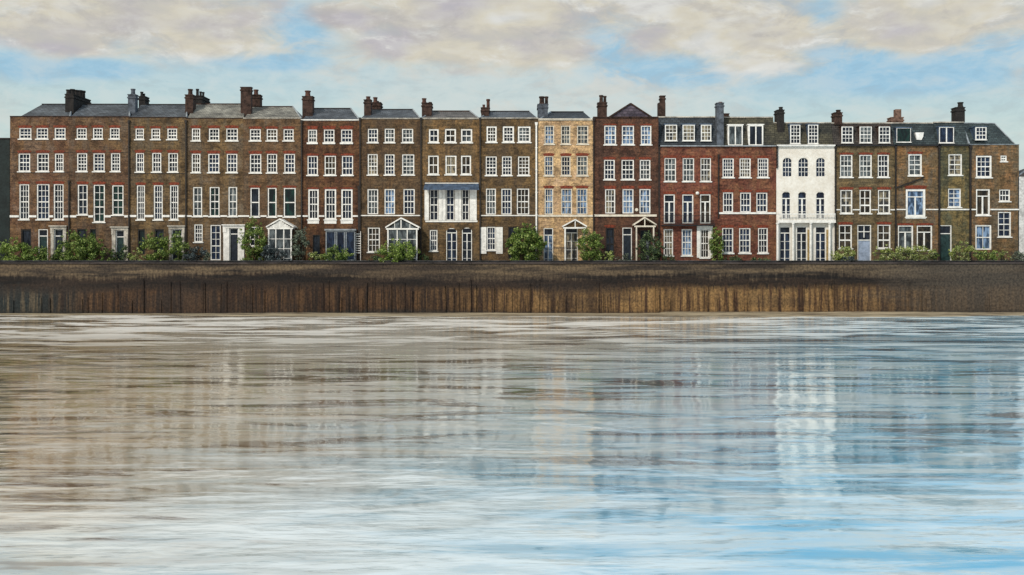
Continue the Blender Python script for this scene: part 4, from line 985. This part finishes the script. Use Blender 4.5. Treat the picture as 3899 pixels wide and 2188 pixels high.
def bush(x0, x1, ytop, kind, label, d=-2.0, ybot=1004, name='bush', dens=1.0, cat='bush', fill=1.0, depth=None, leaf=0.17, sprays=1.0):
    rng = random.Random(int(x0*7+x1))
    a, b = P(x0, 0, d).x, P(x1, 0, d).x; zt = P(0, ytop, d).z; zb = max(0.0, P(0, ybot, d).z)
    wd, ht = (b-a)/2, (zt-zb); cx = (a+b)/2; dd = depth or min(1.1, wd*0.9)
    d = min(d, -dd - 0.1) if name != 'climbing_shrub' else d
    e = empty(name, (cx, d, 0), label, cat, 'bushes in the front gardens'); o = (cx, d, 0)
    vs = []; fs = []
    nb = max(10, int(wd*ht*10*dens))
    blobs = []
    for k in range(nb):
        while True:
            u, v, q = rng.uniform(-1, 1), rng.uniform(0, 1), rng.uniform(-1, 1)
            prof = math.sqrt(max(0, 1-(max(0, v-.38)/.62)**2))*(0.80+.2*min(1, v/.25))
            if abs(u) < prof and abs(q) < prof: break
        blobs.append((cx+u*wd*.86, d+q*dd*.86, zb+ht*(.04+.9*v), rng.uniform(.13, .34)*min(1.25, .6+wd*.35)))
    for k in range(int(nb*.8*sprays)):     # loose sprays that break the outline
        th = rng.uniform(0, math.pi); blobs.append((cx+math.cos(th)*wd*rng.uniform(.8, 1.12), d+rng.uniform(-.5, .5)*dd, zb+ht*max(.05, min(1.0, .42+math.sin(th)*rng.uniform(.2, .62))), rng.uniform(.07, .15)))
    for bx, by, bz, r in blobs:
        nl = int(120*(r/.3)**2*fill)
        for i in range(nl):
            th, ph = rng.uniform(0, 2*math.pi), math.acos(rng.uniform(-1, 1)); rr = r*rng.uniform(.55, 1.15)
            n_ = Vector((math.sin(ph)*math.cos(th), math.sin(ph)*math.sin(th), math.cos(ph)))
            c = Vector((bx, by, bz))+n_*rr
            if c.z < .03: continue
            t_ = Vector((rng.uniform(-1, 1), rng.uniform(-1, 1), rng.uniform(-1, .6))).normalized(); s_ = n_.cross(t_)
            if s_.length < .05: continue
            s_.normalize(); L = leaf*rng.uniform(.6, 1.3); Wd = L*rng.uniform(.35, .55)
            k0 = len(vs); vs += [c-t_*L*.5, c+s_*Wd*.5+n_*.01, c+t_*L*.5, c-s_*Wd*.5+n_*.01]; fs.append((k0, k0+1, k0+2, k0+3))
    mb = MB(); mb.v = [tuple(v) for v in vs]; mb.f = fs
    mb.build('foliage', LF[kind], e, o, fix=False)
    st = MB()
    for k in range(5):
        tx, ty_, tz = rng.choice(blobs)[:3]; base = (cx+rng.uniform(-.15, .15), d+rng.uniform(-.1, .1), 0)
        midp = ((base[0]*.6+tx*.4), (base[1]*.6+ty_*.4), tz*.5)
        st.bar(base, midp, .07); st.bar(midp, (tx, ty_, tz), .04)
    st.build('stem', bark, e, o)
    return e
bush(-20, 108, 905, 'bright', 'bright green bush at the far left before the dark building')
bush(222, 388, 876, 'mid', 'broad green bush in front of the second house from the left end', dens=1.1)
bush(424, 494, 930, 'dark', 'low dark bush below the white door surround with a teal door')
bush(536, 648, 884, 'mid', 'green bush covering the dark window of the ochre brown house')
bush(636, 718, 884, 'mid', 'green bush by the dark doorway of the ochre brown house')
bush(706, 792, 938, 'blue', 'blue grey low shrub under the small window of the brown brick house', dens=1.2)
bush(912, 1014, 828, 'mid', 'tall leafy bush left of the boarded white pediment porch', dens=1.1)
bush(990, 1085, 932, 'blue', 'low blackish blue shrub at the foot of the boarded white porch', d=-2.4, dens=1.2)
bush(1112, 1182, 860, 'grey', 'wispy grey green bush right of the boarded white porch', fill=.6)
bush(1228, 1345, 936, 'mid', 'green bush under the ground floor bay window')
bush(1434, 1590, 910, 'bright', 'wide green bush in front of the white conservatory porch', d=-2.9)
bush(1400, 1450, 975, 'dark', 'small dark bush under the window beside the conservatory porch')
bush(1932, 2072, 852, 'mid', 'largest bush, round and glossy, under the white drainpipe', dens=1.25, leaf=.21)
bush(2198, 2296, 864, 'mid', 'upright green bush right of the tan house gabled porch', dens=1.2)
bush(2340, 2420, 965, 'grey', 'low grey bush by the doorway of the maroon brick house', fill=.7)
bush(2430, 2524, 880, 'dark', 'dark green bush under the cream pediment of the maroon brick house', dens=1.1)
bush(2704, 2755, 862, 'mid', 'narrow column of climbing green leaves between the two red brick houses', d=-.75, name='climbing_shrub', depth=.55, dens=1.6)
bush(2752, 2824, 972, 'dark', 'low dark hedge plant under the left window of the red brown house')
bush(2855, 2935, 980, 'dark', 'low dark shrub under the right window of the red brown house')
bush(3168, 3250, 932, 'pale', 'yellow green bush left of the pale blue door', fill=1.1)
bush(3200, 3262, 972, 'blue', 'small lavender blue shrub beside the pale blue door', d=-2.7)
bush(3326, 3406, 930, 'pale', 'yellow green bush right of the pale blue door', fill=1.1)
bush(3408, 3552, 930, 'pale', 'long yellow green bush under the French windows of the narrow rooflight house', fill=.8)
bush(3620, 3712, 921, 'pale', 'yellow green bush right of the teal door on the narrowest house', fill=.9)
bush(3706, 3800, 940, 'bright', 'green bush under the ground floor window of the amber brick end house', fill=.8)
bush(3796, 3850, 952, 'pale', 'small pale bush below the stair windows of the amber brick end house', fill=.7)
bush(3850, 3935, 958, 'grey', 'grey green bush before the white rendered house', fill=.8)

bush(96, 226, 938, 'mid', 'low dark plants between the teal door and the broad bush')
bush(380, 430, 940, 'mid', 'small green plant just right of the broad bush')
bush(488, 545, 944, 'pale', 'small light green plant before the joint of the second and third houses')
bush(776, 800, 958, 'grey', 'tiny grey plant at the foot of the tall glazed garden window', leaf=.13)
bush(1176, 1232, 958, 'pale', 'small pale plant by the dark blue door beside the bay window')
bush(1588, 1632, 968, 'dark', 'small dark plant between the conservatory porch and the awning house')
bush(2290, 2345, 955, 'pale', 'small pale plant under the dark left window of the maroon brick house', fill=.7)
bush(2520, 2570, 968, 'dark', 'small dark plant under the leftmost ground window of the red house', leaf=.14)
bush(3545, 3580, 950, 'mid', 'small green plant left of the teal door on the narrowest house')
